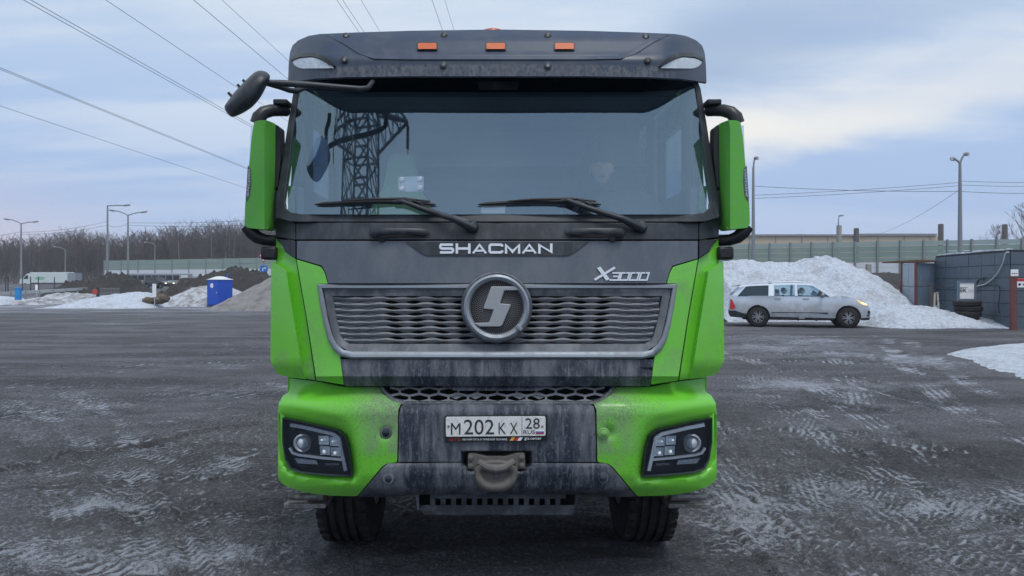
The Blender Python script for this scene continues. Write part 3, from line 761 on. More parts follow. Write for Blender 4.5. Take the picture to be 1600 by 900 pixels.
    tow = sheet('tow_bracket', br, lambda a, b: hy-.005, M['cast'], T, thick=.05, grid=0, bevel=.006)
    for qx, qy in ((735.5, 715), (735.5, 728), (815, 714.5), (815, 727)):
        mb = MB(); mb.lathe([(.015, 0), (.015, .010), (.009, .014)], Wp(qx, qy, hy-.005), (0, -1, 0), 12); obj('tow_bolt', mb, M['cast'], tow)
    mb = MB(); ring = []; N = 26
    def ell(q, rx, rz, top, yy):
        g = 2*math.pi*q/N; xx = math.cos(g); zz = math.sin(g)
        px = 775+rx*(abs(xx)**.75)*(1 if xx > 0 else -1); p_y = 739+rz*(-zz if zz < 0 else -zz*top)
        return Wp(px, p_y, yy)
    prof = [(34, 29, .62, hy-.02), (34.5, 30, .70, hy-.06), (32, 27, .62, hy-.082), (27, 20, .45, hy-.082), (22, 14, .38, hy-.06), (17, 8, .3, hy-.045)]
    vs = [ell(q, *p) for p in prof for q in range(N)]
    fs = [(i*N+k, i*N+(k+1)%N, (i+1)*N+(k+1)%N, (i+1)*N+k) for i in range(len(prof)-1) for k in range(N)]+[tuple(range((len(prof)-1)*N, len(prof)*N)), tuple(reversed(range(N)))]
    mb.add(vs, fs); jaw = obj('tow_jaw', mb, M['cast'], tow, 60)
    mb = MB(); mb.tube([Wp(775, 722, hy-.05), Wp(775, 752, hy-.04)], .016, 10); obj('tow_pin', mb, M['cast'], tow)
    mb = MB(); mb.tube([Wp(748, 722, hy-.055), Wp(762, 730, hy-.075), Wp(775, 732.5, hy-.08), Wp(788, 730, hy-.075), Wp(803, 721, hy-.055)], [.018, .022, .024, .022, .018], 10, sx=1.1); obj('tow_lip', mb, M['cast'], tow)
    mb = MB(); mb.tube([Wp(767, 722.5, hy-.05), Wp(775, 721.5, hy-.054), Wp(783, 722.5, hy-.05)], .008, 8); obj('tow_eye', mb, M['void'], tow)
    # ---- step under the bumper
    sk = [(649, 770), (905, 770), (904, 790), (894, 805), (663, 805), (651, 792)]
    sy = 4.06
    mb = MB(); P = lambda a, b, t: Wp(a, b, sy+t)
    mb.prism([(661, 789), (895, 789), (901, 795), (894, 805), (663, 805), (655, 795)], P, 0, .12)
    xs = [684]+[702+17.2*k for k in range(12)]
    step = obj('front_step', mb, M['step'], T, bevel=.004)
    mb = MB(); mb.prism([(672, 772), (884, 772), (884, 779), (672, 779)], P, .01, .08); obj('step_bar', mb, M['step'], step)
    for k in range(13):
        a = 672+16.3*k; mb = MB(); mb.prism([(a, 778), (a+8, 778), (a+8, 790), (a, 790)], lambda x, y, t: P(x, y, t+.0), .012, .07); obj('step_web', mb, M['step'], step)
    for a in (649, 899):
        mb = MB(); mb.prism([(a, 770), (a+5, 770), (a+6 if a < 700 else a+1, 797), (a+3 if a < 700 else a-2, 797)], P, 0, .1); obj('step_bracket', mb, M['bumper_grey'], step)
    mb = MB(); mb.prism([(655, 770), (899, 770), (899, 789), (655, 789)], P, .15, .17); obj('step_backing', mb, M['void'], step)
    # ---- head lamps
    for pf in (lambda p: p, mir):
        X = lambda v: pf([(v, 0)])[0][0]
        HP = pf(HEAD); fy = bum(-.0, True); base = bum(0, False)
        hl = sheet('headlamp', rnd(HP, 4, 2), lambda a, b: base(a, b)+.040, M['lamp_black'], T, thick=.08, grid=9, bevel=0)
        cx_, cy_ = 497, 700
        inner = [(cx_+(a-cx_)*.95, cy_+(b-cy_)*.935) for a, b in HEAD]
        innr = pf(inner)
        bm = bmesh.new(); A = [bm.verts.new(Wp(a, b, base(a, b)-.004)) for a, b in HP]; B = [bm.verts.new(Wp(a, b, base(a, b)+.002)) for a, b in innr]; C = [bm.verts.new(v.co+Vector((0, .05, 0))) for v in A]
        n = len(A)
        for i in range(n):
            j = (i+1)%n; bm.faces.new((A[i], A[j], B[j], B[i])); bm.faces.new((A[j], A[i], C[i], C[j]))
        bmesh.ops.recalc_face_normals(bm, faces=bm.faces); bm_obj('lamp_rim', bm, M['lamp_black'], hl)
        sheet('lamp_cover', innr, lambda a, b: base(a, b)+.003, M['lamp_glass'], hl, thick=0, grid=16, bevel=0)
        y = base(X(474), 691)+.026; c = Vector(Wp(X(474), 692, y))
        mb = MB(); mb.lathe([(.052, 0), (.052, -.012), (.044, -.020), (.037, -.012), (.036, 0)], c, (0, 1, 0), 28, closed=True); obj('projector_ring', mb, M['chrome'], hl)
        mb = MB(); mb.lathe([(.036, 0), (.032, -.010), (.020, -.018), (0, -.021)], c, (0, 1, 0), 24); obj('projector_lens', mb, M['clear_lens'], hl)
        for (a0, b0, a1, b1) in ((497.5, 680.5, 513.5, 695), (514.5, 682.5, 530.5, 697), (499.5, 696.5, 515.5, 711), (516.5, 698.5, 532.5, 713)):
            o = [(a0, b0), (a1, b0+.8), (a1+.6, b1), (a0+1, b1-.6)]
            mb = MB(); q = pf(o); d0 = lambda a, b: base(a, b)+.024
            ctr = (sum(p[0] for p in q)/4, sum(p[1] for p in q)/4)
            vs = [Wp(a, b, d0(a, b)-.016) for a, b in q]+[Wp(ctr[0]+(a-ctr[0])*.45, ctr[1]+(b-ctr[1])*.45, d0(a, b)) for a, b in q]
            mb.add(vs, [(0, 1, 5, 4), (1, 2, 6, 5), (2, 3, 7, 6), (3, 0, 4, 7), (4, 5, 6, 7)]); rc = obj('reflector_cell', mb, M['reflector'], hl, 20)
            mb = MB(); yb = d0(*ctr); mb.ellipsoid(Wp(ctr[0], ctr[1]+(2 if b0 > 690 else 0), yb-.010), (.015, .012, .015) if b0 > 690 else (.019, .008, .010), None, 12, 8); obj('bulb', mb, M['bulb'], rc, 60)
        bar = stroke([(452, 700), (457, 708), (466, 711), (500, 715.5), (534, 718.5)], 3.6)
        sheet('light_guide', pf(bar), lambda a, b: base(a, b)+.009, M['drl'], hl, thick=.02, grid=0, bevel=.001)
        bar = stroke([(453, 664), (480, 669), (520, 678.5), (529, 685), (540, 736)], 5.5)
        sheet('day_running_lamp', pf(bar), lambda a, b: base(a, b)+.009, M['clear_lens'] if pf is not mir else M['drl'], hl, thick=.02, grid=0, bevel=.001)
        sheet('indicator', pf([(460, 716), (494, 719.5), (497, 726), (465, 724)]), lambda a, b: base(a, b)+.022, M['clear_lens'], hl, thick=.01, grid=0, bevel=.001)
        sheet('lamp_emblem', pf(rnd([(503, 721.5), (531, 724), (533, 729), (506, 727.5)], 2)), lambda a, b: base(a, b)+.026, M['black'], hl, thick=.006, grid=0, bevel=.001)
        qx0, qx1 = sorted((X(509), X(529)))
        obj('lamp_lettering', text_px('SHACMAN', qx0, qx1, 723.6, 727, lambda a, b: base(a, b)+.024, .001), M['white_dim'], hl, 0)
    # ---- side mirrors
    for pf, s in ((lambda p: p, -1), (mir, 1)):
        X = lambda v: pf([(v, 0)])[0][0]
        mf = lambda px, py: 4.22+(.10*sstep(414, 431, CX-abs(px-CX)))+.045*((CX-abs(px-CX)-413)/31)**2
        P0 = rnd([(397, 190), (404, 188), (416, 187.5), (432, 194), (431.5, 240), (428, 300), (423, 350), (417, 359), (386, 356), (382, 350), (383, 320), (388, 270), (393, 215)], 4, 2)
        mh = sheet('mirror_housing', pf(P0), mf, M['green_cover'], T, thick=.14, grid=(7, 20), bevel=.010)
        for y0, y1 in ((198, 293), (302, 348)):
            o = rnd([(425, y0+3), (431, y0-4), (437, y0), (438.5, (y0+y1)/2), (434, y1), (424, y1+2)], 4)
            sheet('mirror_back', pf(o), lambda a, b: 4.33, M['black_clean'], mh, thick=.10, grid=0, bevel=.008)
        mb = MB(); q = [Wp(X(a), b, 4.46) for a, b in ((392, 196), (430, 196), (424, 350), (386, 350))]; mb.rect(*q); obj('mirror_glass', mb, M['mirror'], mh, 0)
        pts = [(403, 192, 4.30), (405, 183, 4.30), (412, 176, 4.31), (424, 172.5, 4.34), (436, 172, 4.38), (448, 172.5, 4.42)]
        mb = MB(); mb.tube([Wp(X(a), b, y) for a, b, y in pts], [.045, .042, .038, .036, .036, .036], 12); obj('mirror_arm', mb, M['black_clean'], T, 60)
        mb = MB(); a, b = sorted((Wp(X(430), 0, 4.38)[0], Wp(X(452), 0, 4.38)[0])); mb.box(a, b, 4.33, 4.45, Wp(0, 166, 4.38)[2], Wp(0, 157.5, 4.38)[2]); obj('arm_bracket', mb, M['black_clean'], T, bevel=.008)
        pts = [(386, 354, 4.30), (394, 364, 4.30), (402, 371, 4.31), (414, 375, 4.33), (432, 376, 4.36), (446, 376, 4.40)]
        mb = MB(); mb.tube([Wp(X(a), b, y) for a, b, y in pts], [.038, .040, .038, .034, .034, .034], 12); obj('mirror_arm', mb, M['black_clean'], T, 60)
        mb = MB(); a, b = sorted((Wp(X(411.5), 0, 4.33)[0], Wp(X(436), 0, 4.33)[0])); mb.box(a, b, 4.27, 4.40, Wp(0, 406, 4.33)[2], Wp(0, 386, 4.33)[2]); obj('arm_bracket', mb, M['black_clean'], T, bevel=.014)
        # name plate let into the outer edge of the housing
        o = rnd([(387, 258), (391.5, 264), (392, 285), (390, 305), (384, 316), (383.6, 311), (385.5, 285)], 1.5, 2)
        npl = sheet('mirror_badge', pf(o), lambda a, b: mf(a, b)-.004, M['panel_grey'], mh, thick=.008, grid=0, bevel=.001)
        fn = lambda a, b: Wp(X(389.6-2.4*(1-a)+(-1.6+3.2*(1-b))*-1*(1 if s < 0 else -1)), 307-42*a, mf(390, 285)-.0055)
        obj('badge_lettering', text_mb('SHACMAN', fn, (0, .001, 0)), M['silver'], npl, 0)
    # ---- kerb-view mirror on its long arm
    c = Vector(Wp(386, 147, 3.97)); rot = Matrix.Rotation(R(-42), 3, 'Y')
    mb = MB(); OL = rnd([(350, 166), (352, 173), (361, 184.5), (378, 178), (394, 168), (407, 153), (416, 136), (423, 119), (417, 112), (406, 109.5), (397, 113), (383, 126), (366, 144)], 7, 3)
    gx_ = sum(p[0] for p in OL)/len(OL); gy_ = sum(p[1] for p in OL)/len(OL); N = len(OL); vs = []
    for sc, yy in ((.80, 4.03), (.97, 4.02), (1.0, 3.985), (.97, 3.945), (.86, 3.905), (.66, 3.880), (.36, 3.868), (.10, 3.865)):
        vs += [Wp(gx_+(a-gx_)*sc+(1-sc)*3, gy_+(b-gy_)*sc-(1-sc)*4, yy+.0) for a, b in OL]
    mb.add(vs, [(i*N+k, i*N+(k+1)%N, (i+1)*N+(k+1)%N, (i+1)*N+k) for i in range(7) for k in range(N)]+[tuple(reversed(range(N))), tuple(range(7*N, 8*N))])
    fm = obj('front_mirror', mb, M['black'], T, 60)
    mb = MB(); mb.add([Wp(gx_+(a-gx_)*.78+.66, gy_+(b-gy_)*.78-.9, 4.034) for a, b in OL]+[Wp(gx_+1, gy_, 4.05)], [(i, (i+1)%N, N) for i in range(N)]); obj('mirror_glass', mb, M['mirror'], fm, 60)
    for q in (-.7, -.1, .25):
        mb = MB(); p = Vector(Wp(377+30*q*.8, 134-26*q*.8, 3.985)); mb.obox(p, rot@Vector((0, 0, 1)), (.014, .034, .014)); obj('mirror_clip', mb, M['black_clean'], fm)
    mb = MB(); mb.tube([Wp(416, 129, 3.97), Wp(440, 130, 3.99), Wp(480, 132.5, 4.02), Wp(530, 136.5, 4.05), Wp(563, 139, 4.08), Wp(575, 137.5, 4.10), Wp(583, 127, 4.16)], [.016, .018, .018, .017, .016, .015, .013], 10); obj('front_mirror_arm', mb, M['black'], T, 60)
    mb = MB(); mb.tube([Wp(416, 130, 3.97), Wp(438, 136, 4.04), Wp(452, 141, 4.10), Wp(463, 142.5, 4.14), Wp(474, 138, 4.17), Wp(480, 130, 4.2)], [.014, .015, .015, .016, .015, .014], 10); obj('front_mirror_stay', mb, M['black'], T, 60)
build_truck_front()

def build_cab_shell():
    T = truck
    z0, z1 = 1.05, 3.22; yb = 6.15
    # doors: lower skin, window frame around an opening, quarter panel
    for s in (-1, 1):
        xo = 1.235*s; xi = 1.195*s
        def slab(name, poly, m, par=T, a=xo, b=xi):
            mb = MB(); mb.prism(poly, lambda y, z, t: (t, y, z), a, b); return obj(name, mb, m, par)
        dr = slab('door', [(4.36, 1.05), (5.50, 1.05), (5.50, 2.295), (4.36, 2.295)], M['green'])
        slab('door_post', [(4.42, 2.298), (4.775, 2.298), (4.775, 2.76), (4.50, 2.76)], M['black'], dr)
        slab('door_head', [(4.50, 2.763), (5.50, 2.763), (5.50, 3.0), (4.55, 3.0)], M['green'], dr)
        slab('door_rear_post', [(5.42, 2.298), (5.50, 2.298), (5.50, 2.76), (5.42, 2.76)], M['black'], dr)
        slab('door_pane', [(4.776, 2.297), (5.419, 2.297), (5.419, 2.761), (4.776, 2.761)], M['pane'], dr, 1.217*s, 1.213*s)
        mb = MB(); mb.bar((1.245*s, 5.30, 2.18), (1.245*s, 5.46, 2.18), .03, .03); obj('door_handle', mb, M['black'], dr)
        slab('cab_side', [(5.504, .95), (yb, .95), (yb, 3.0), (5.504, 3.0)], M['green'])
        # inner lining, grab strap and curtain
        slab('door_lining', [(4.40, 1.10), (5.49, 1.10), (5.49, 2.293), (4.40, 2.293)], M['interior'], dr, 1.192*s, 1.15*s)
        slab('pillar_lining', [(4.45, 2.27), (4.765, 2.27), (4.765, 2.98), (4.58, 2.98)], M['interior'], T, 1.193*s, 1.186*s)
        slab('curtain', [(5.43, 2.0), (5.72, 2.0), (5.70, 2.93), (5.45, 2.93)], M['curtain'], T, 1.18*s, 1.15*s)
        # arch, steps and the small dirty side step seen below the bumper
        mb = MB(); N = 14
        prof = [(5.03-.66*math.cos(math.pi*k/N), .62+.62*math.sin(math.pi*k/N)) for k in range(N+1)]
        for (a, b), (c2, d2) in zip(prof, prof[1:]):
            mb.add([(1.24*s, a, b), (1.24*s, c2, d2), (.70*s, c2, d2), (.70*s, a, b), (1.24*s, a*1.0, b+.035), (1.24*s, c2, d2+.035), (.70*s, c2, d2+.035), (.70*s, a, b+.035)], [(0, 1, 2, 3), (4, 7, 6, 5), (0, 4, 5, 1), (3, 2, 6, 7)])
        obj('wheel_arch', mb, M['black'], T)
        st = MB(); xa, xb = sorted((1.22*s, .98*s))
        zb = Wp(0, 788, 4.30)[2]; zt = Wp(0, 781, 4.30)[2]
        st.box(xa, xb, 4.22, 4.46, zb, zt); bs = obj('cab_step', st, M['steel'], T, bevel=.004)
        st = MB(); st.box(1.05*s-.05, 1.05*s+.06, 4.28, 4.34, zt, zt+.09); obj('step_hinge', st, M['rust'], bs)
        st = MB(); st.tube([(1.0*s, 4.26, zt+.03), (1.2*s, 4.26, zt+.03)], .022, 8); obj('step_rod', st, M['steel'], bs)
        mb = MB(); mb.prism([(4.20, .60), (4.34, .60), (4.34, 1.04), (4.20, 1.04)], lambda y, z, t: (t, y, z), 1.235*s, 1.10*s); obj('fender_skirt', mb, M['green'], T, bevel=.01)
        mb = MB(); mb.prism([(5.70, .45), (6.1, .45), (6.1, .95), (5.72, .95)], lambda y, z, t: (t, y, z), 1.22*s, .80*s); obj('rear_fender', mb, M['black'], T, bevel=.01)
    mb = MB(); mb.box(-1.19, 1.19, yb-.06, yb, .95, 3.0); obj('cab_rear_wall', mb, M['interior'], T)
    mb = MB()
    rp = [(4.62, 3.0), (yb, 3.0), (yb, 3.12), (5.7, 3.24), (5.0, 3.26), (4.75, 3.18), (4.62, 3.08)]
    mb.prism(rp, lambda y, z, t: (t, y, z), -1.19, 1.19); obj('roof', mb, M['green'], T, bevel=.05)
    mb = MB(); mb.box(-1.18, 1.18, 4.4, yb-.07, 1.18, 1.22); obj('cab_floor', mb, M['interior_dark'], T)
    mb = MB(); mb.box(-1.18, 1.18, 4.5, yb-.07, 2.965, 2.99); obj('headliner', mb, M['interior'], T)
    mb = MB(); mb.box(-1.12, 1.12, yb-.50, yb-.062, 1.75, 1.95); obj('bunk', mb, M['interior'], T, bevel=.03)
    mb = MB(); mb.box(-1.10, 1.10, yb-.16, yb-.064, 1.96, 2.5); obj('bunk_backrest', mb, M['curtain'], T, bevel=.03)
    mb = MB(); mb.box(-1.16, 1.16, yb-.45, yb-.063, 2.62, 2.67); obj('rear_shelf', mb, M['interior'], T)
    # firewall / underside so the engine bay reads solid
    mb = MB(); mb.box(-1.1, 1.1, 4.44, 4.50, .75, 2.02); obj('firewall', mb, M['void'], T)
    # dashboard with two humps
    mb = MB(); prof = []
    xs = np.linspace(-1.17, 1.17, 60); rows = []
    def top(x): return 2.10+.20*math.exp(-((x-.80)/.26)**4)+.13*math.exp(-((x+.13)/.16)**4)-.0*x
    for x in xs:
        z = top(x)
        rows += [(x, 4.30, 1.5), (x, 4.32, 2.07), (x, 4.50, max(2.07, z-.10)), (x, 4.62, z), (x, 4.78, z-.02), (x, 4.84, z-.12), (x, 4.86, 1.5)]
    fs = [(i*7+k, (i+1)*7+k, (i+1)*7+k+1, i*7+k+1) for i in range(59) for k in range(6)]
    mb.add(rows, fs); obj('dashboard', mb, M['interior_dark'], T, 60)
    # steering wheel
    c = Vector((.76, 4.98, 2.20)); ax = Vector((0, .50, -.86)).normalized(); q = ax.to_track_quat('Z', 'Y').to_matrix()
    mb = MB(); mb.lathe([(.235+.017*math.cos(2*math.pi*k/8), .017*math.sin(2*math.pi*k/8)) for k in range(8)], c, ax, 36, closed=True); sw = obj('steering_wheel', mb, M['interior_dark'], T, 60)
    mb = MB()
    for g in (0, 120, 240): mb.bar(c+ax*.03, c+q@Vector((.23*math.cos(R(g+90)), .23*math.sin(R(g+90)), 0)), .03, .015)
    mb.lathe([(.06, -.02), (.06, .04)], c, ax, 16); mb.tube([c+ax*.04, c+ax*.55], .03, 8); obj('wheel_spokes', mb, M['interior_dark'], sw)
    # seats
    for x, m, nm in ((-.72, M['seat_green'], 'passenger_seat'), (.74, M['interior_dark'], 'driver_seat')):
        mb = MB(); mb.box(x-.26, x+.26, 5.05, 5.58, 1.62, 1.80); st = obj(nm, mb, m, T, bevel=.05)
        N = 16; bp = [(.27, 1.78), (.285, 2.05), (.27, 2.20), (.20, 2.33), (.135, 2.45), (.115, 2.56), (.10, 2.66), (.06, 2.71)]
        poly = [(x+a, z) for a, z in bp]+[(x-a, z) for a, z in reversed(bp)]
        mb = MB(); mb.prism(poly, lambda a, b, t: (a, 5.50+t+.10*(b-1.8)/.9, b), -.06, .08); obj('seat_back', mb, m, st, 50, bevel=.03)
        mb = MB(); mb.box(x-.24, x+.24, 5.08, 5.5, 1.23, 1.61); obj('seat_base', mb, M['interior_dark'], st)
    # inner rear-view gadgets: sun blind roll and radio
    mb = MB(); mb.tube([(-1.1, 4.56, 2.90), (1.1, 4.56, 2.90)], .03, 10); obj('blind_roll', mb, M['interior_dark'], T)
build_cab_shell()

def build_chassis():
    T = truck
    for s in (-1, 1):
        mb = MB(); mb.box(.36*s-.04, .36*s+.04, 4.25, 11.2, .80, 1.06); obj('chassis_rail', mb, M['black'], T)
    def wheel(x, y, dual):
        s = 1 if x > 0 else -1; n = 48; w = .165 if not dual else .27
        prof = [(.30, -w), (.42, -w), (.475, -w*.98), (.505, -w*.86), (.522, -w*.70)]
        for g in (-.52, -.18, .18, .52):
            prof += [(.526, w*(g-.07)), (.508, w*(g-.05)), (.508, w*(g+.05)), (.526, w*(g+.07))]
        prof += [(.522, w*.70), (.505, w*.86), (.475, w*.98), (.42, w), (.30, w)]
        mb = MB(); mb.lathe(prof, (x, y, .524), (1, 0, 0), n, closed=True); ty = obj('wheel', mb, M['tyre'], T, 30)
        mb = MB(); mb.lathe([(.31, -w*.9), (.31, -w*.2), (.15, w*.1*s), (.14, w*.75), (.10, w*.8)] if s > 0 else [(.31, w*.9), (.31, w*.2), (.15, 0), (.14, -w*.75), (.10, -w*.8)], (x, y, .524), (1, 0, 0), 28); obj('rim', mb, M['steel'], ty)
        mb = MB()   # tread blocks on the shoulders
        for k in range(40):
            g = 2*math.pi*k/40; c, q = math.cos(g), math.sin(g)
            for e in (-1, 1):
                mb.obox((x+e*w*.80, y+.517*c, .524+.517*q), (0, -q, c), (w*.26, .055, .018) if True else 0)
        obj('tread_blocks', mb, M['tyre'], ty, 0, kind='stuff', fix=False)
    for x in (-.965, .965): wheel(x, TY, False)
    for y in (8.6, 9.95):
        for x in (-.95, .95): wheel(x, y, True)
    mb = MB(); mb.tube([(-.85, TY, .50), (-.5, TY, .42), (.5, TY, .42), (.85, TY, .50)], .075, 10); obj('front_axle', mb, M['black'], T)
    for y in (8.6, 9.95):
        mb = MB(); mb.tube([(-.8, y, .52), (-.25, y, .52), (.25, y, .52), (.8, y, .52)], [.10, .14, .22, .14], 10); obj('rear_axle', mb, M['black'], T)
    mb = MB(); mb.box(-.62, .62, 6.3, 8.1, .48, .9); obj('gearbox_blocker', mb, M['void'], T)  # low block added to darken the ground beneath the truck
    for s in (-1, 1):
        mb = MB(); mb.box(*sorted((.76*s, 1.2*s)), 5.72, 5.735, .16, .60); obj('mud_flap_blocker', mb, M['rubber'], T)  # flaps added to keep light off the ground underneath
    mb = MB(); mb.box(-.40, .40, 4.55, 6.2, .50, 1.5); obj('engine_block', mb, M['void'], T)  # engine, drawn down low to darken the ground below it
    mb = MB(); mb.tube([(.72, 6.5, .80), (.72, 7.6, .80)], .33, 20); obj('fuel_tank', mb, M['steel'], T)
    # tipping body behind the cab
    mb = MB(); yb0, yb1 = 6.45, 11.4
    poly = [(-1.02, 1.20), (1.02, 1.20), (1.20, 1.5), (1.20, 2.75), (-1.20, 2.75), (-1.20, 1.5)]
    vs = [(x, y, z) for y in (yb0, yb1) for x, z in poly]; inner = [(x*.93, y, z if z > 2.7 else z+.06) for y in (yb0+.08, yb1-.08) for x, z in poly]
    n = 6; mb.add(vs+inner, [(i, (i+1)%n, n+(i+1)%n, n+i) for i in range(n) if i != 3]+[tuple(range(n)), tuple(reversed(range(n, 2*n)))]+
                  [(12+i, 12+n+i, 12+n+(i+1)%n, 12+(i+1)%n) for i in range(n) if i != 3]+[tuple(reversed(range(12, 18))), tuple(range(18, 24))]+[(3, 4, 16, 15), (9, 21, 22, 10), (3, 15, 21, 9), (4, 10, 22, 16)])
    body = obj('tipper_body', mb, M['green'], T, 20)
    for k in range(6):
        for s in (-1, 1):
            mb = MB(); y = 6.9+.8*k; mb.box(*sorted((1.2*s, 1.26*s)), y-.06, y+.06, 1.5, 2.7); obj('body_rib', mb, M['green'], body)
build_chassis()

# ------------------------------------------------------------------- people (one skinned surface each, clothing and hair as children)
def skin_mesh(name, pts, edges, radii, m, parent=None, root=0, sub=2):
    me = bpy.data.meshes.new(name)
    if parent is not None:
        ox, oy, oz = ORG.get(root_of(parent).name, (0, 0, 0)); pts = [(x-ox, y-oy, z-oz) for x, y, z in pts]
    me.from_pydata(pts, edges, [])
    o = bpy.data.objects.new(name, me); COL.objects.link(o)
    if parent is not None: o.parent = parent
    me.materials.append(m)
    sk = o.modifiers.new('skin', 'SKIN')
    if not me.skin_vertices: me.attributes  # created with the modifier
    bpy.context.view_layer.objects.active = o
    if len(me.skin_vertices) == 0: bpy.ops.mesh.customdata_skin_add()
    for i, r in enumerate(radii):
        v = me.skin_vertices[0].data[i]; v.radius = r if isinstance(r, tuple) else (r, r); v.use_root = (i == root)
    sk.use_smooth_shade = True
    ss = o.modifiers.new('smooth', 'SUBSURF'); ss.levels = sub; ss.render_levels = sub
    return o
def head_mb(c, yaw, s=1.0):
    """a head about .23 m high: skull, brow, nose, mouth, chin, ears; faces -Y turned by yaw"""
    mb = MB(); N, K = 28, 20; rot = Matrix.Rotation(yaw, 3, 'Z'); vs = []
    for j in range(K+1):
        t = j/K; z = .118*math.cos(math.pi*t)
        for k in range(N):
            g = 2*math.pi*k/N; cx, cy = math.cos(g), math.sin(g)   # cy<0 is the face
            r = math.sin(math.pi*t)
            w = .076 if z > -.02 else .076-.022*((-.02-z)/.1)
            dpt = .098 if cy > 0 else .092-.008*max(0, -z)/.1
            x = w*r*cx; y = dpt*r*cy
            if cy < 0:
                f = max(0, 1-abs(x)/.014)
                if -.045 < z < .025: y -= .024*f*sstep(.028, -.028, z)*(1 if z > -.034 else .4)           # nose
                y += .010*math.exp(-((abs(x)-.031)/.014)**2-((z-.018)/.012)**2)                            # eye sockets
                y -= .006*math.exp(-((z-.040)/.012)**2)*max(0, -cy)                                        # brow
                y -= .007*math.exp(-(x/.022)**2-((z+.064)/.008)**2)-.005*math.exp(-(x/.024)**2-((z+.0705)/.004)**2)  # lips
                y -= .010*math.exp(-(x/.022)**2-((z+.100)/.014)**2)                                        # chin
            vs.append(Vector(c)+rot@(Vector((x, y, z))*s))
    fs = [(j*N+k, (j+1)*N+k, (j+1)*N+(k+1)%N, j*N+(k+1)%N) for j in range(K) for k in range(N)]
    mb.add(vs, fs)
    for e in (-1, 1): mb.ellipsoid(Vector(c)+rot@(Vector((.078*e, .010, -.005))*s), (.010*s, .018*s, .032*s), rot, 10, 8)
    return mb, rot
def seated_person(name, label, base, headc, yaw, jacket, group=None, hands=None, cap=True, s=1.0, eyes=True):
    P = thing(name, label, 'person', base, group)
    mb, rot = head_mb(headc, yaw, s); hd = obj('head', mb, M['skin'], P, 80)
    hc = Vector(headc); sh = hc+Vector((0, .05, -.27))*s; pel = Vector(base)
    pts = [pel+Vector((0, 0, .10)), pel+Vector((0, .0, .28))*1.0, (pel+sh)/2+Vector((0, .02, .1)), sh+Vector((0, 0, -.02)), hc+Vector((0, .03, -.13))*s]
    ed = [(0, 1), (1, 2), (2, 3), (3, 4)]; ra = [(.16, .12), (.165, .12), (.18, .125), (.14, .10), (.075, .075)]
    for e in (-1, 1):
        i = len(pts); a = sh+Vector((.19*e, 0, -.03))*s
        hnd = Vector(hands[0 if e < 0 else 1]) if hands else pel+Vector((.14*e, -.38, .16))
        el = (a+hnd)/2+Vector((.09*e, .04, -.10))
        pts += [a, el, hnd]; ed += [(3, i), (i, i+1), (i+1, i+2)]; ra += [.085, .062, .042]
        k = pel+Vector((.13*e, -.46, .10)); i = len(pts)
        pts += [pel+Vector((.11*e, -.06, .10)), k, k+Vector((0, -.02, -.42))]; ed += [(0, i), (i, i+1), (i+1, i+2)]; ra += [.10, .075, .05]
        # hand: palm and five curled fingers
        mbh = MB(); d = (hnd-el).normalized(); sd = d.cross(Vector((0, 0, 1))).normalized(); up = sd.cross(d)
        pc = hnd+d*.05; mbh.ellipsoid(pc, (.042, .05, .018), Matrix((sd, d, up)).transposed(), 12, 8)
        for q, (off, ln) in enumerate(((-.030, .062), (-.010, .074), (.010, .070), (.029, .054))):
            b0 = pc+sd*off+d*.035; mbh.tube([b0, b0+d*ln*.45, b0+d*ln*.75-up*.02, b0+d*ln*.72-up*.042], [.0095, .009, .008, .007], 7)
        b0 = pc-sd*.036*e-d*.01; mbh.tube([b0, b0-sd*.02*e+d*.028, b0-sd*.014*e+d*.05-up*.016], [.011, .010, .008], 7)
        obj('hand', mbh, M['skin'], P, 80)
    skin_mesh('jacket', [tuple(p) for p in pts], ed, ra, jacket, P)
    if cap:
        mb = MB(); N = 24; prof = [(.0, .137), (.045, .132), (.074, .105), (.087, .065), (.089, .035), (.088, .028)]; vs = []
        for r, z in prof:
            for k in range(N):
                g = 2*math.pi*k/N; vs.append(hc+rot@(Vector((r*.93*math.cos(g), r*1.18*math.sin(g)+.003, z))*s))
        mb.add(vs, [(i*N+k, i*N+(k+1)%N, (i+1)*N+(k+1)%N, (i+1)*N+k) for i in range(len(prof)-1) for k in range(N)]); obj('knit_hat', mb, M['cloth_black'], P, 80)
        mb = MB(); mb.ellipsoid(hc+rot@(Vector((0, .01, .150))*s), (.03*s, .03*s, .03*s)); obj('hat_bobble', mb, M['cloth_black'], P, 80)
    else:
        mb = MB(); mb.ellipsoid(hc+rot@(Vector((0, .022, .03))*s), (.083*s, .092*s, .098*s), rot); obj('hair', mb, M['cloth_black'], P, 80)
    for e in ((-1, 1) if eyes else ()):
        mb = MB(); mb.ellipsoid(hc+rot@(Vector((.031*e, -.074, .017))*s), (.012*s, .010*s, .007*s), rot, 10, 8); ey = obj('eye', mb, M['white_dim'], hd, 80)
    mb = MB(); mb.ellipsoid(hc+rot@(Vector((0, -.088, -.069))*s), (.022*s, .008*s, .004*s), rot, 10, 6); obj('mouth', mb, mk('lips', (.30, .13, .11), .5), hd, 80)
    return P
seated_person('person', 'driver in black jacket and dark knit hat sitting behind the truck windscreen', (.74, 5.42, 1.80), (.725, 5.16, 2.525), R(-6), M['cloth_black'],
              hands=((.60, 5.00, 2.14), (.93, 5.04, 2.12)))

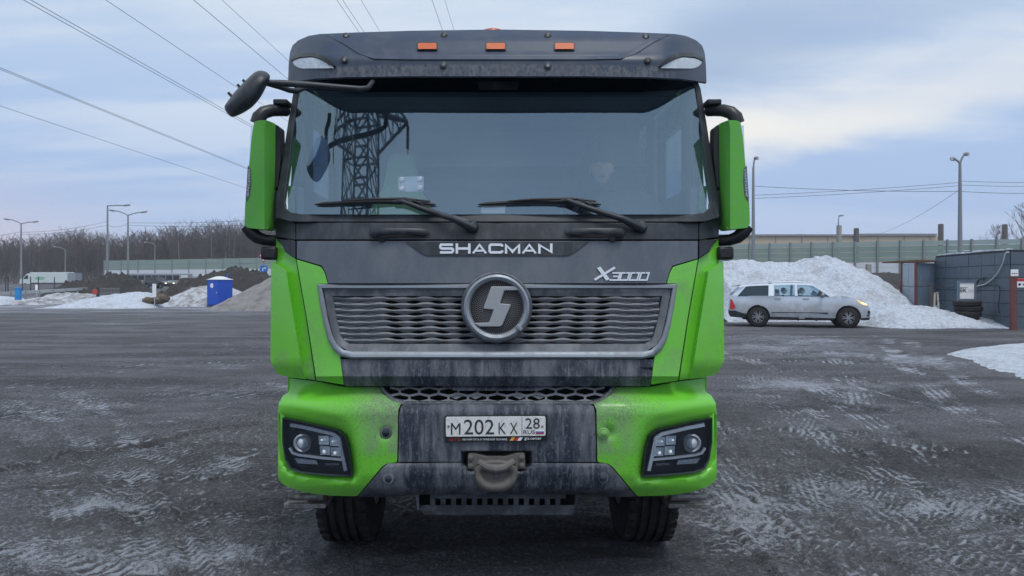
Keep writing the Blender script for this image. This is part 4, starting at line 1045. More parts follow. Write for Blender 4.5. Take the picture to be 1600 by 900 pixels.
# =================================================================== THE GROUND
def smooth(a, b, v):
    q = np.clip((v-a)/(b-a), 0, 1); return q*q*(3-2*q)
_rs = np.random.RandomState(11); _PERM = np.tile(_rs.permutation(512), 3); _G = _rs.rand(512)*2*np.pi; _GX, _GY = np.cos(_G), np.sin(_G)
def perlin(x, y):
    xi = np.floor(x).astype(np.int64); yi = np.floor(y).astype(np.int64); fx = x-xi; fy = y-yi; xi &= 511; yi &= 511
    def g(ix, iy, dx, dy):
        h = _PERM[_PERM[ix & 511]+(iy & 511)]; return _GX[h]*dx+_GY[h]*dy
    u = fx*fx*fx*(fx*(fx*6-15)+10); v = fy*fy*fy*(fy*(fy*6-15)+10)
    a = g(xi, yi, fx, fy); b = g(xi+1, yi, fx-1, fy); c = g(xi, yi+1, fx, fy-1); d = g(xi+1, yi+1, fx-1, fy-1)
    return ((a*(1-u)+b*u)*(1-v)+(c*(1-u)+d*u)*v)*1.5
def fbm(x, y, o=4, g=.5, l=2.03):
    s = 0; a = 1; t = 0
    for k in range(o):
        s = s+a*perlin(x*l**k+17.3*k, y*l**k+5.1*k); t += a; a *= g
    return s/t
def gz(x, y):
    """height of the land"""
    x = np.asarray(x, float); y = np.asarray(y, float)
    z = .20*smooth(9, 21, y)*smooth(2.5, 8, x)
    z = z+1.0*smooth(70, 94, y)*smooth(14, 4, x)+.75*np.exp(-((y-99)/5.0)**2)*smooth(-47, -53, x)
    z = z+2.3*smooth(40, 62, y)*smooth(6, 16, x)
    z = z+9.0*smooth(175, 330, y)*smooth(-20, -60, x)
    return z
def gzs(x, y): return float(gz(x, y))
def gp(px, py):   # a mark on the flat lot seen at this picture position
    y = EYE*FPX/(py-HY); return ((px-CX)*y/FPX, y)

def build_ground():
    ys = [-60, -40, -25, -14, -8, -4, -1, 1, 2.4, 3.2]
    y = 3.7
    while y < 60: ys.append(y); y += max(.034, (y-1.5)*.0085)
    while y < 900: ys.append(y); y *= 1.035
    xs = list(np.arange(-7.2, 7.2, .036)); x = 7.2; st = .036; pos = []
    while x < 700: pos.append(x); st = max(.036, min((x-6.3)*.045, 60)); x += st
    X = np.array([-v for v in pos[::-1]]+xs+pos); Y = np.array(ys)
    gx, gy = np.meshgrid(X, Y); x = gx.ravel(); y = gy.ravel()
    fine = smooth(60, 25, y)
    h = .020*fbm(x*.35, y*.35, 3)+fine*(.014*fbm(x*2.1, y*2.1, 3)+.011*fbm(x*7, y*7, 3)+smooth(14, 6, y)*.008*fbm(x*16, y*16, 2))
    # icy film: patches, shade painted under the truck, and the tracks that wheels drew through it
    warp = .35*fbm(x*.8+3, y*.8, 3)
    ice_shade = .30+.42*fbm(x*.22+7, y*.30+1, 5, .6)+.20*fbm(x*1.1, y*1.1, 4)
    def patch(px, py, rx, ry, amp):
        nonlocal ice_shade
        cx, cy = gp(px, py); ice_shade = ice_shade+amp*np.exp(-((x-cx+warp)/rx)**2-((y-cy+warp)/ry)**2)
    for p in ((160, 790, .35, .28, .55), (335, 865, .45, .30, .55), (370, 720, .35, .55, .40), (120, 868, .5, .22, .30), (235, 690, .7, .6, .25), (60, 690, .6, .5, .2),
              (60, 650, .8, .9, .2), (420, 600, .9, 1.5, .15), (1180, 830, .35, .4, .35), (1150, 790, .3, .5, .40), (1450, 790, .9, .45, .36), (1300, 760, .5, .5, .25),
              (1250, 600, 1.0, 1.2, .36), (1420, 570, 1.2, 1.6, .40), (1310, 545, 1.2, 1.6, .36), (1180, 545, 1.8, 2.2, .34), (1540, 640, 1.0, .7, .22), (1260, 660, .6, .6, .2),
              (1580, 850, .6, .4, .25), (700, 860, .8, .3, -.35), (780, 840, 1.3, 1.2, -.45), (1180, 870, .3, .2, -.2), (330, 615, 1.2, 1.0, .12)): patch(*p)  # negative amounts below the truck paint its shade into the film
    tint = np.zeros_like(ice_shade)
    def track(pts, w, lug, lit, dep, pitch=.11, px=True):
        """a wheel's print: depth, ribs along it, bars across it"""
        nonlocal ice_shade, h
        P = np.array([gp(*p) for p in pts]) if px else np.array(pts, float)
        # Catmull-Rom
        Q = []
        for i in range(len(P)-1):
            p0 = P[max(i-1, 0)]; p1 = P[i]; p2 = P[i+1]; p3 = P[min(i+2, len(P)-1)]
            for t in np.linspace(0, 1, 7)[:-1]:
                Q.append(.5*((2*p1)+(-p0+p2)*t+(2*p0-5*p1+4*p2-p3)*t*t+(-p0+3*p1-3*p2+p3)*t**3))
        Q.append(P[-1]); Q = np.array(Q)
        lo = Q.min(0)-w*2; hi = Q.max(0)+w*2
        m = np.where((x > lo[0]) & (x < hi[0]) & (y > lo[1]) & (y < hi[1]))[0]
        if not len(m): return
        xx, yy = x[m], y[m]; bd = np.full(len(m), 1e9); bs = np.zeros(len(m)); sg = np.zeros(len(m)); acc = 0
        for a, b in zip(Q, Q[1:]):
            e = b-a; L = math.hypot(*e)
            if L < 1e-6: continue
            q = np.clip(((xx-a[0])*e[0]+(yy-a[1])*e[1])/L**2, 0, 1)
            dx = xx-a[0]-e[0]*q; dy = yy-a[1]-e[1]*q; d = np.hypot(dx, dy); u = d < bd
            bd[u] = d[u]; bs[u] = acc+q[u]*L; sg[u] = np.sign(dx*e[1]-dy*e[0])[u]; acc += L
        s = bd*sg; edge = smooth(w/2*1.12, w/2*.85, bd); brk = smooth(-.25, .15, fbm(bs*.9+3*w, s*0+w*9, 3))
        fin = smooth(30, 9, yy)
        ribs = .5+.5*np.cos(2*np.pi*s/(w/4.0)); bars = .5+.5*np.cos(2*np.pi*(bs/pitch+np.abs(s)/pitch*.6))
        pat = (ribs*.80+bars*.20)
        ice_shade[m] += edge*brk*(.35+.9*smooth(-.3, .3, fbm(xx*1.7+w*31, yy*1.7, 3)))*(lit*1.25+1.5*lug*(pat-.5)*fin)
        h[m] += edge*(-dep+.010*lug*(pat-.5)*fin)+dep*.8*np.exp(-((bd-w*.62)/(w*.12))**2)
    T = track
    T([(0, 615), (150, 603), (300, 592), (425, 583)], .10, .0, -.35, .022); T([(0, 737), (60, 722), (110, 710), (175, 702), (250, 690), (330, 672), (410, 660)], .13, .1, -.42, .03)
    T([(1110, 610), (1200, 615), (1300, 628), (1400, 645)], .12, .1, -.40, .025)
    for dx in (0, 26, 52): T([(395+dx, 900), (400+dx*.9, 800), (402+dx*.8, 700), (392+dx*.7, 640)], .13, .7, -.10, .008)
    T([(150, 900), (120, 840), (95, 780), (60, 700), (20, 650), (-40, 610)], .30, .6, .10, .012); T([(285, 900), (225, 800), (170, 730), (90, 660), (0, 622), (-90, 600)], .30, .7, .12, .014)
    T([(380, 880), (330, 820), (250, 760), (200, 738), (120, 720)], .28, .7, .06, .012); T([(420, 800), (340, 775), (280, 765), (200, 760)], .26, .7, .06, .010)
    T([(0, 560), (120, 556), (250, 560), (420, 575)], .4, .3, .1, .01); T([(0, 540), (200, 528), (420, 525)], .5, .2, .10, .01); T([(0, 580), (160, 640), (240, 700), (300, 800), (330, 900)], .28, .6, .06, .01)
    T([(1600, 690), (1500, 640), (1430, 590), (1400, 562), (1385, 548), (1395, 535)], .40, .5, .34, .012); T([(1640, 650), (1530, 610), (1460, 570), (1425, 548), (1420, 535)], .38, .5, .26, .012)
    T([(1600, 780), (1450, 710), (1330, 640), (1240, 590), (1150, 562), (1100, 552)], .42, .5, .22, .014); T([(1480, 800), (1380, 740), (1280, 680), (1200, 620), (1130, 590)], .36, .6, .20, .012)
    T([(1400, 900), (1300, 830), (1200, 760), (1140, 700), (1100, 640)], .30, .8, .20, .014); T([(1280, 900), (1200, 830), (1140, 760), (1105, 700)], .30, .8, .20, .014)
    T([(1330, 900), (1250, 835), (1170, 765), (1120, 700)], .22, .8, .05, .010); T([(1500, 900), (1420, 830), (1340, 770), (1230, 700), (1120, 640)], .34, .7, .05, .010)
    T([(1180, 900), (1140, 860), (1110, 820)], .3, .8, .1, .012); T([(1300, 560), (1330, 590), (1350, 640), (1420, 690)], .4, .4, .18, .01)
    rq = np.random.RandomState(21)
    for k in range(64):      # older, fainter prints crossing one another
        g = rq.uniform(0, 6.28); rr = rq.uniform(6, 30); yy0 = 4.5+rq.rand()**1.5*22; xx0 = rq.uniform(-1, 1)*yy0*.75; sp = rq.uniform(.12, .5)
        cx, cy = xx0-rr*math.cos(g), yy0-rr*math.sin(g)
        for o in (0, rq.uniform(.28, .40)):
            T([(cx+(rr+o)*math.cos(g+a), cy+(rr+o)*math.sin(g+a)) for a in np.linspace(-sp, sp, 6)], rq.uniform(.16, .26), .75, rq.uniform(-.16, .14), .008, px=False)
    T([(1130, 530), (1250, 527), (1400, 525), (1600, 522)], 1.4, .0, -.34, .0); T([(640, 530), (400, 508), (0, 505)], 2.0, .0, .10, .0)
    ice_shade = ice_shade+.75*smooth(34, 52, y)*smooth(0, -8, x)*(.55+.9*fbm(x*.10+2, y*.22, 4))*smooth(96, 70, y)
    ice_shade = ice_shade+.15*smooth(14, 30, y)*fbm(x*.15, y*.5, 4)
    far = smooth(60, 100, y)
    ice_shade = np.clip(ice_shade, -.2, 1.1)*(1-.4*far)
    z = gz(x, y)+h
    nx, ny = len(X), len(Y)
    me = bpy.data.meshes.new('ground'); me.vertices.add(nx*ny)
    me.vertices.foreach_set('co', np.stack([x, y, z], 1).astype(np.float32).ravel())
    i, j = np.meshgrid(np.arange(nx-1), np.arange(ny-1)); a = (j*nx+i).ravel()
    q = np.stack([a, a+1, a+nx+1, a+nx], 1).ravel().astype(np.int32)
    nf = len(a); me.loops.add(nf*4); me.loops.foreach_set('vertex_index', q); me.polygons.add(nf)
    me.polygons.foreach_set('loop_start', np.arange(0, nf*4, 4, dtype=np.int32)); me.polygons.foreach_set('loop_total', np.full(nf, 4, np.int32))
    me.polygons.foreach_set('use_smooth', np.ones(nf, bool)); me.update(calc_edges=True)
    at = me.attributes.new('ice_shade', 'FLOAT', 'POINT'); at.data.foreach_set('value', ice_shade.astype(np.float32))
    m, t, p, out = mat_base('frozen_lot')
    co = t.new('ShaderNodeTexCoord').outputs['Object']
    av = t.new('ShaderNodeAttribute'); av.attribute_name = 'ice_shade'; ic = av.outputs['Fac']
    n1 = t.noise(co, 5.5, 6, .68, .3); n2 = t.noise(co, 34, 4, .7); n3 = t.noise(co, 110, 3, .7); n4 = t.noise(co, .6, 5, .6)
    v = t.math('ADD', ic, t.math('MULTIPLY', t.math('SUBTRACT', n1, .5), 1.15))
    v = t.math('ADD', v, t.math('MULTIPLY', t.math('SUBTRACT', n2, .5), 1.35))
    v = t.math('ADD', v, t.math('MULTIPLY', t.math('SUBTRACT', n3, .5), 1.3))
    film = t.mapr(v, .44, 1.04)
    stone = t.mix(n4, (.042, .043, .051), (.098, .097, .108))
    stone = t.mix(t.mapr(n2, .46, .66), stone, (.165, .168, .185))
    stone = t.mix(t.mapr(n3, .60, .72), stone, (.022, .022, .026))
    wet = t.mapr(t.noise(t.mapping(co, rot=(0, 0, R(12)), sc=(.22, .75, 1)), 1.0, 6, .62, .5), .32, .68, .50, 1.30)
    stone = t.mix(1.0, stone, t.comb(wet, wet, wet), 'MULTIPLY')
    c = t.mix(t.math('MULTIPLY', film, .85), stone, (.35, .375, .43))
    t.put(p.inputs['Base Color'], c); t.put(p.inputs['Roughness'], t.math('SUBTRACT', .88, t.math('MULTIPLY', film, .30)))
    b = t.new('ShaderNodeBump'); b.inputs['Strength'].default_value = .9; b.inputs['Distance'].default_value = .045
    t.l.new(t.math('ADD', t.math('ADD', t.math('MULTIPLY', n2, .7), t.math('MULTIPLY', n3, .35)), t.math('MULTIPLY', n1, .6)), b.inputs['Height']); t.l.new(b.outputs[0], p.inputs['Normal'])
    me.materials.append(m)
    o = bpy.data.objects.new('ground', me); COL.objects.link(o); o['kind'] = 'structure'
    # loose grit on the lot
    rs = np.random.RandomState(5); mb = MB(); n = 0
    while n < 2600:
        yy = 4.2+rs.rand()**1.7*9; xx = (rs.rand()*2-1)*(yy*.75+.2)
        if abs(xx) < 1.3 and yy > 4.2: 
            if rs.rand() < .7: continue
        s = .004+.012*rs.rand()**3; zz = gzs(xx, yy)
        r3 = rs.rand(8)*.6+.7; g = rs.rand()*6.28; c_, s_ = math.cos(g)*s, math.sin(g)*s
        mb.add([(xx+c_*r3[0], yy+s_*r3[0], zz), (xx-s_*r3[1], yy+c_*r3[1], zz), (xx-c_*r3[2], yy-s_*r3[2], zz), (xx+s_*r3[3], yy-c_*r3[3], zz), (xx, yy, zz+s*r3[4]*.9)], [(0, 1, 4), (1, 2, 4), (2, 3, 4), (3, 0, 4)]); n += 1
    g = obj('gravel', mb, mk('loose_grit', (.10, .10, .105), .85, var=.5, vscale=60), None, 0, fix=False); g['kind'] = 'stuff'
build_ground()

M['snow'] = mk('old_snow', (.61, .67, .76), .75, var=.08, vscale=2.0, dirt=[dict(col=(.36, .36, .37), amt=.65, scale=1.3, lo=.48, hi=.68, stretch=(1, 1, 1.5)), dict(col=(.40, .42, .46), amt=.7, scale=9, lo=.46, hi=.62), dict(col=(.14, .13, .12), amt=.7, scale=7, lo=.60, hi=.70)], bump=(1.0, 6.5, .16))
M['snow_dirty'] = mk('dirty_snow', (.50, .52, .56), .8, var=.1, vscale=2.0, dirt=[dict(col=(.17, .16, .155), amt=.8, scale=1.2, lo=.42, hi=.62), dict(col=(.08, .075, .07), amt=.8, scale=5, lo=.55, hi=.66)], bump=(.9, 3.5, .15))
M['gravel_grey'] = mk('grey_grit', (.24, .235, .23), .9, var=.2, vscale=3, dirt=[dict(col=(.10, .095, .09), amt=.6, scale=1.6, lo=.45, hi=.65)], bump=(.8, 5, .12))
M['earth'] = mk('dark_earth', (.045, .042, .040), .95, var=.3, vscale=2, dirt=[dict(col=(.33, .33, .34), amt=.5, scale=1.1, lo=.60, hi=.70)], bump=(1, 2.5, .25))

def pile(name, sil, yc, yf, yb, m, label, cat, rough=.12, freq=1.0, group=None, nx=90, ny=44, kind=None, lumpy=.5, px=True, foot=.9):
    """a heap whose skyline is given; runs from yc-yf in front to yc+yb behind"""
    S = [(((a-CX)*yc/FPX), EYE-(b-HY)*yc/FPX) for a, b in sil] if px else sil
    X = np.linspace(S[0][0], S[-1][0], nx); V = np.linspace(-1, 1, ny)
    gx, gv = np.meshgrid(X, V); x = gx.ravel(); v = gv.ravel()
    y = yc+np.where(v < 0, v*yf, v*yb)+.0*x
    y = y+.22*yf*fbm(x*.5*freq+3, y*0+1.7+yc, 3)
    base = gz(x, y); top = np.interp(x, [s[0] for s in S], [s[1] for s in S])
    hgt = np.maximum(top-gzs(float(X.mean()), yc), .02)
    prof = np.where(v < 0, np.cos(np.abs(v)*np.pi/2)**foot, np.cos(v*np.pi/2)**1.0)
    n = fbm(x*.9*freq, y*.9*freq+yc, 5, .55); n2 = np.abs(fbm(x*2.3*freq+9, y*2.3*freq, 4, .55))
    ends = smooth(0, .10, (x-X[0])/(X[-1]-X[0]))*smooth(0, .10, (X[-1]-x)/(X[-1]-X[0]))
    z = base+hgt*prof+rough*(n*.9+(n2-.2)*lumpy)*np.clip(prof*2.0, 0, 1)*(.3+.7*ends)-.16*(1-np.clip(prof*6, 0, 1))-.10*(1-ends)
    mb = MB(); mb.add(np.stack([x, y, z], 1).tolist(), [(j*nx+i, j*nx+i+1, (j+1)*nx+i+1, (j+1)*nx+i) for j in range(ny-1) for i in range(nx-1)])
    c = ((S[0][0]+S[-1][0])/2, yc, gzs((S[0][0]+S[-1][0])/2, yc))
    o = solo(name, mb, m, c, label, cat, group, smooth=60)
    return o
pile('snow_pile', [(1085, 470), (1105, 415), (1130, 408), (1160, 405.5), (1190, 408), (1215, 413), (1240, 411), (1265, 404.5), (1285, 403), (1300, 408), (1325, 420), (1345, 428), (1358, 446), (1375, 457), (1392, 474), (1410, 492), (1420, 498)],
     34, 5.2, 5, M['snow'], 'tall heap of white ploughed snow behind the silver pickup', 'snow pile', .30, .55, nx=300, ny=140, lumpy=.7)
pile('snow_bank', [(1325, 508), (1345, 497), (1365, 488), (1400, 479), (1425, 477), (1450, 480), (1478, 486), (1500, 493), (1540, 500), (1575, 505), (1610, 506), (1680, 508)],
     27.2, 2.3, 4.2, M['snow'], 'low trampled snow bank along the foot of the grey panelled hut', 'snow bank', .16, .9, nx=260, ny=90, lumpy=.8)
pile('snow_pile', [(1375, 480), (1390, 458), (1405, 452), (1425, 462), (1440, 474), (1452, 480)], 36, 3, 3, M['snow_dirty'], 'small grey snow heap beside the metal shed under the wire fence', 'snow pile', .15, 1.2)
pile('gravel_pile', [(338, 482), (352, 473), (372, 463), (398, 446), (425, 433), (455, 424), (520, 420), (600, 440), (660, 470)], 51, 5, 6, M['gravel_grey'], 'smooth grey grit heap right of the blue toilet cabin', 'gravel pile', .10, .9, foot=1.2)
pile('snow_pile', [(243, 478), (260, 468), (285, 460), (310, 450), (330, 446), (350, 446), (370, 452), (390, 462), (402, 476)], 60, 5, 4, M['snow_dirty'], 'grey dirty snow heap directly behind the blue toilet cabin', 'snow pile', .25, .8)
pile('earth_pile', [(255, 458), (275, 449), (300, 440), (322, 431), (340, 427), (352, 420.5), (372, 419), (392, 423), (412, 429), (440, 436), (480, 450)], 70, 5, 5, M['earth'], 'black earth heap rising behind the dirty snow and toilet cabin', 'earth pile', .9, .7, lumpy=1.0)
pile('snow_pile', [(92, 482), (120, 475), (150, 465), (178, 460), (205, 457), (222, 456), (242, 463), (262, 474), (275, 480)], 55, 4.5, 5, M['snow'], 'low bluish white snow heap left of the brown lumps', 'snow pile', .18, .8)
pile('earth_pile', [(96, 452), (115, 442), (128, 440), (140, 442), (155, 434), (172, 429), (186, 428.5), (200, 433), (208, 446), (218, 456)], 82, 5, 5, M['earth'], 'dark earth heap beside the guard rail, under the tall lamps', 'earth pile', .8, .8, lumpy=1.0)
pile('snow_pile', [(-80, 470), (-40, 462), (0, 463), (18, 468), (30, 473)], 60, 4, 5, M['snow'], 'white snow heap at the far left edge near the blue box', 'snow pile', .2, .8)
pile('snow_pile', [(33, 473), (48, 466), (70, 467), (90, 468), (104, 474)], 62, 4, 5, M['snow_dirty'], 'low dirty snow ridge right of the blue box', 'snow pile', .25, .9)
pile('snow_pile', [(70, 463), (95, 458), (120, 459), (150, 461), (170, 464)], 74, 3, 4, M['snow_dirty'], 'thin dirty snow strip in front of the guard rail', 'snow pile', .3, .9)
pile('earth_pile', [(1335, 455), (1350, 434), (1380, 430), (1415, 430), (1450, 432)], 47, 6, 6, M['earth'], 'dark earth bank behind the metal shed below the sound barrier', 'earth pile', .2, .9)

def snow_patch():
    P = [gp(*p) for p in ((1476, 561), (1500, 556.5), (1535, 553), (1600, 547.5), (1680, 544), (1700, 575), (1690, 612), (1600, 599), (1572, 589), (1540, 580), (1515, 573), (1490, 567))]
    xs = [p[0] for p in P]; ys = [p[1] for p in P]
    N = 90; X = np.linspace(min(xs)-.3, max(xs)+.3, N); Y = np.linspace(min(ys)-.3, max(ys)+.3, N); mb = MB(); vs = []
    for y in Y:
        for x in X:
            d = -sd_poly(x, y, P)+.22*float(fbm(np.array(x*1.3), np.array(y*1.3), 4)); h = .07*sstep(-.05, .35, d)+.03*float(fbm(np.array(x*2.), np.array(y*2.), 4))*sstep(0, .3, d)
            vs.append((x, y, gzs(x, y)-.035+h+.02*sstep(-.1, .1, d)))
    mb.add(vs, [(j*N+i, j*N+i+1, (j+1)*N+i+1, (j+1)*N+i) for j in range(N-1) for i in range(N-1)])
    o = obj('snow_patch', mb, M['snow'], None, 60); o['kind'] = 'structure'
snow_patch()

# road on the far left and its kerb strip
mb = MB(); X = np.linspace(-260, 40, 60)
vs = [(x, y, gzs(x, y)+.03) for x in X for y in (103, 110, 118, 126, 134, 142)]
mb.add(vs, [(i*6+k, (i+1)*6+k, (i+1)*6+k+1, i*6+k+1) for i in range(59) for k in range(5)])
o = obj('road', mb, mk('road_asphalt', (.11, .11, .12), .85), None); o['kind'] = 'structure'

# =================================================================== RIGHT-HAND SIDE
def pos(px, d): return (px-CX)*d/FPX
def zat(py, d): return EYE-(py-HY)*d/FPX
def lump(px, py, w, h, label):
    d = 53; x = pos(px, d); zc = zat(py, d); mb = MB(); mb.ellipsoid((0, 0, 0), (1, 1, 1), None, 26, 16); q = []
    for a, b, c in mb.v:
        k = 1+.35*float(fbm(np.array(a*1.3+px), np.array(b*1.3+c*1.7), 4)); q.append((x+a*w*k, d+b*w*.8*k, zc+c*h*k))
    mb.v = q; solo('earth_clod', mb, mk('brown_earth', (.12, .095, .07), .95, var=.3, dirt=[dict(col=(.5, .5, .52), amt=.6, scale=3, lo=.58, hi=.66)]), (x, d, gzs(x, d)), label, 'earth clod', smooth=60)
lump(232, 470, .45, .28, 'brown earth clod left of the white marker post'); lump(252, 467, .55, .38, 'larger brown earth clod right of the white marker post')

M['wall_panel'] = mk('slate_cladding', (.085, .115, .15), .5, var=.06, vscale=1.5, dirt=[dict(col=(.20, .22, .25), amt=.35, scale=2.5, lo=.5, hi=.75, stretch=(1, 1, .5)), dict(col=(.05, .055, .06), amt=.4, scale=1.6, lo=.5, hi=.7)])
M['joint'] = mk('dark_joint', (.02, .025, .03), .8)
M['cladding_light'] = mk('galvanised_sheet', (.36, .42, .47), .45, metal=.3, var=.1, dirt=[dict(col=(.16, .15, .14), amt=.5, scale=5, lo=.52, hi=.7, stretch=(1, 1, .3))])
M['cladding_blue'] = mk('blue_grey_sheet', (.14, .20, .27), .45, metal=.2, dirt=[dict(col=(.26, .28, .3), amt=.4, scale=5, lo=.5, hi=.7, stretch=(1, 1, .3))])
M['brown_metal'] = mk('red_brown_steel', (.15, .05, .045), .6, var=.15)
M['wood_grey'] = mk('weathered_wood', (.28, .27, .25), .9, var=.25, vscale=15)
M['lamp_steel'] = mk('galvanised_post', (.24, .26, .28), .6, metal=.2)
M['cable'] = mk('black_cable', (.03, .03, .035), .6)
M['white_hose'] = mk('pale_hose', (.62, .64, .66), .5)

def panelled_hut():
    A = (18.15, 30.6); B = (17.35, 25.0); Cc = (21.5, 24.45); z0 = .15; z1 = 2.80
    h = thing('panelled_hut', 'low slate blue hut clad in large square panels at the right edge', 'hut', (17.4, 25.1, .2))
    def wall(P, Q, ncol, nrow):
        P = Vector((*P, 0)); Q = Vector((*Q, 0)); d = (Q-P).normalized(); n = Vector((d.y, -d.x, 0))
        if n.x > 0 and n.y > 0: n = -n
        if n.dot(Vector((0, 0, 0))-P) < 0: n = -n
        L = (Q-P).length
        mb = MB(); mb.obox((P+Q)/2+Vector((0, 0, (z0+z1)/2))-n*.06, d, (.10, L, z1-z0)); obj('wall', mb, M['joint'], h)
        for i in range(ncol):
            for j in range(nrow):
                a = L*i/ncol+.012; b = L*(i+1)/ncol-.012; c = z0+(z1-z0)*j/nrow+.010; e = z0+(z1-z0)*(j+1)/nrow-.010
                k = random.uniform(-.006, .006)
                mb = MB(); mb.obox(P+d*(a+b)/2+Vector((0, 0, (c+e)/2))+n*(.008+k), d, (.036, b-a, e-c)); obj('panel', mb, M['wall_panel'], h, 0)
    wall(A, B, 6, 6); wall(B, Cc, 4, 6)
    mb = MB(); mb.add([(A[0], A[1], z1), (B[0], B[1], z1), (Cc[0], Cc[1], z1), (Cc[0]+.8, 30.1, z1), (A[0], A[1], z1+.06), (B[0], B[1], z1+.06), (Cc[0], Cc[1], z1+.06), (Cc[0]+.8, 30.1, z1+.06)],
                      [(0, 1, 2, 3), (7, 6, 5, 4), (0, 4, 5, 1), (1, 5, 6, 2), (2, 6, 7, 3), (3, 7, 4, 0)]); obj('roof', mb, M['joint'], h)
    mb = MB(); N = 26; vs = []     # ragged snow left on the edge of the roof
    pts = []
    for k in range(N+1):
        q = k/N; x = A[0]+(B[0]-A[0])*q; y = A[1]+(B[1]-A[1])*q; pts.append((x+.06, y, z1+.06+.03*abs(math.sin(7*q))))
    mb.tube(pts, [.02+.035*abs(math.sin(k*1.7)) for k in range(N+1)], 6); obj('roof_snow', mb, M['snow'], h, 60)
    return h
panelled_hut()
def on_hut(q, z, off=.06):   # a point on the hut's long wall: q 0 far .. 1 near
    A = (18.15, 30.6); B = (17.35, 25.0); return (A[0]+(B[0]-A[0])*q-off, A[1]+(B[1]-A[1])*q, z)
def hang(name, pts, r, m, label, cat, group=None):
    P = [Vector(p) for p in pts]; Q = []
    for i in range(len(P)-1):
        p0, p1, p2, p3 = P[max(i-1, 0)], P[i], P[i+1], P[min(i+2, len(P)-1)]
        for t in np.linspace(0, 1, 9)[:-1]: Q.append(.5*((2*p1)+(-p0+p2)*t+(2*p0-5*p1+4*p2-p3)*t*t+(-p0+3*p1-3*p2+p3)*t**3))
    Q.append(P[-1]); mb = MB(); mb.tube(Q, r, 6); return solo(name, mb, m, tuple(P[-1]), label, cat, group, 60)
def hw(px, py, off=.08):     # picture position on the hut's long wall
    best = min((abs(pos_on(q)-px), q) for q in np.linspace(0, 1, 400)); q = best[1]; p = on_hut(q, 0, off); return (p[0], p[1], EYE-(py-HY)*p[1]/FPX)
def pos_on(q):
    p = on_hut(q, 0, 0); return CX+FPX*p[0]/p[1]
hang('hose', [hw(1583, 394, .05), hw(1575, 396), hw(1570, 412), hw(1560, 430), hw(1545, 443), hw(1531, 447, .12)], .022, M['white_hose'], 'pale hose drooping from the roof corner of the panelled hut', 'hose')
hang('cable', [hw(1541, 435, .08), hw(1535, 438, .14), hw(1529, 450, .12), hw(1527, 457, .1)], .035, M['cable'], 'short thick black cable bent out of the hut wall', 'cable')
hang('cable', [hw(1524, 448), hw(1545, 446), hw(1562, 446), hw(1566, 455), hw(1564, 475), hw(1565, 490)], .016, M['cable'], 'black cable running right along the hut wall then down', 'cable')
hang('cable', [(pos(1408, 29.4), 29.4, zat(446, 29.4)), (pos(1425, 29.2), 29.2, zat(448, 29.2)), (pos(1460, 28.8), 28.8, zat(447, 28.8)), (pos(1480, 28.5), 28.5, zat(450, 28.5)), (pos(1492, 28), 28, zat(448, 28))], .014, M['cable'], 'thin dark cable strung across the metal shed to the sign', 'cable')

def metal_shed():
    d = 30.4; sh = thing('metal_shed', 'narrow grey corrugated metal shed with brown corner posts beside the panelled hut', 'shed', (pos(1432, d), d, .2))
    A = (pos(1409, 31.2), 31.2); B = (pos(1430.5, 30.3), 30.3); Cc = (pos(1462, 30.9), 30.9); z0 = .1; z1 = zat(411, 30.4)
    for k, (P, Q) in enumerate(((A, ((A[0]+B[0])/2, (A[1]+B[1])/2)), (((A[0]+B[0])/2, (A[1]+B[1])/2), B))):
        P = Vector((*P, 0)); Q = Vector((*Q, 0)); dd = (Q-P).normalized(); mb = MB(); mb.obox((P+Q)/2+Vector((0, 0, (z0+z1)/2)), dd, (.03, (Q-P).length-.02, z1-z0)); obj('side_sheet', mb, M['cladding_light'], sh, 0)
    P = Vector((*B, 0)); Q = Vector((*Cc, 0)); n = 57; mb = MB(); vs = []
    nn = Vector((.45, -.9, 0)).normalized()
    for k in range(n):
        q = k/(n-1); r = (k % 6); o = .0 if r in (0, 5) else .03 if r in (2, 3) else .015
        p = P.lerp(Q, q)+nn*o; vs += [(p.x, p.y, z0), (p.x, p.y, z1)]
    mb.add(vs, [(2*k, 2*k+2, 2*k+3, 2*k+1) for k in range(n-1)]); obj('corrugated_sheet', mb, M['cladding_blue'], sh, 20)
    for p in (A, B, Cc):
        mb = MB(); mb.box(p[0]-.04, p[0]+.04, p[1]-.06, p[1]+.02, z0, z1+.05); obj('corner_post', mb, M['brown_metal'], sh)
    mb = MB(); mb.add([(A[0]-.1, A[1], z1+.05), (B[0], B[1]-.12, z1+.05), (Cc[0]+.1, Cc[1]-.1, z1+.05), (Cc[0]+.1, Cc[1]+1.2, z1+.05), (A[0]-.1, A[1]+1.4, z1+.05)]+[(A[0]-.1, A[1], z1+.12), (B[0], B[1]-.12, z1+.13), (Cc[0]+.1, Cc[1]-.1, z1+.12), (Cc[0]+.1, Cc[1]+1.2, z1+.12), (A[0]-.1, A[1]+1.4, z1+.12)],
                      [(0, 1, 2, 3, 4), (9, 8, 7, 6, 5)]+[(i, 5+i, 5+(i+1)%5, (i+1)%5) for i in range(5)]); obj('roof', mb, M['rust'], sh, 0)
metal_shed()

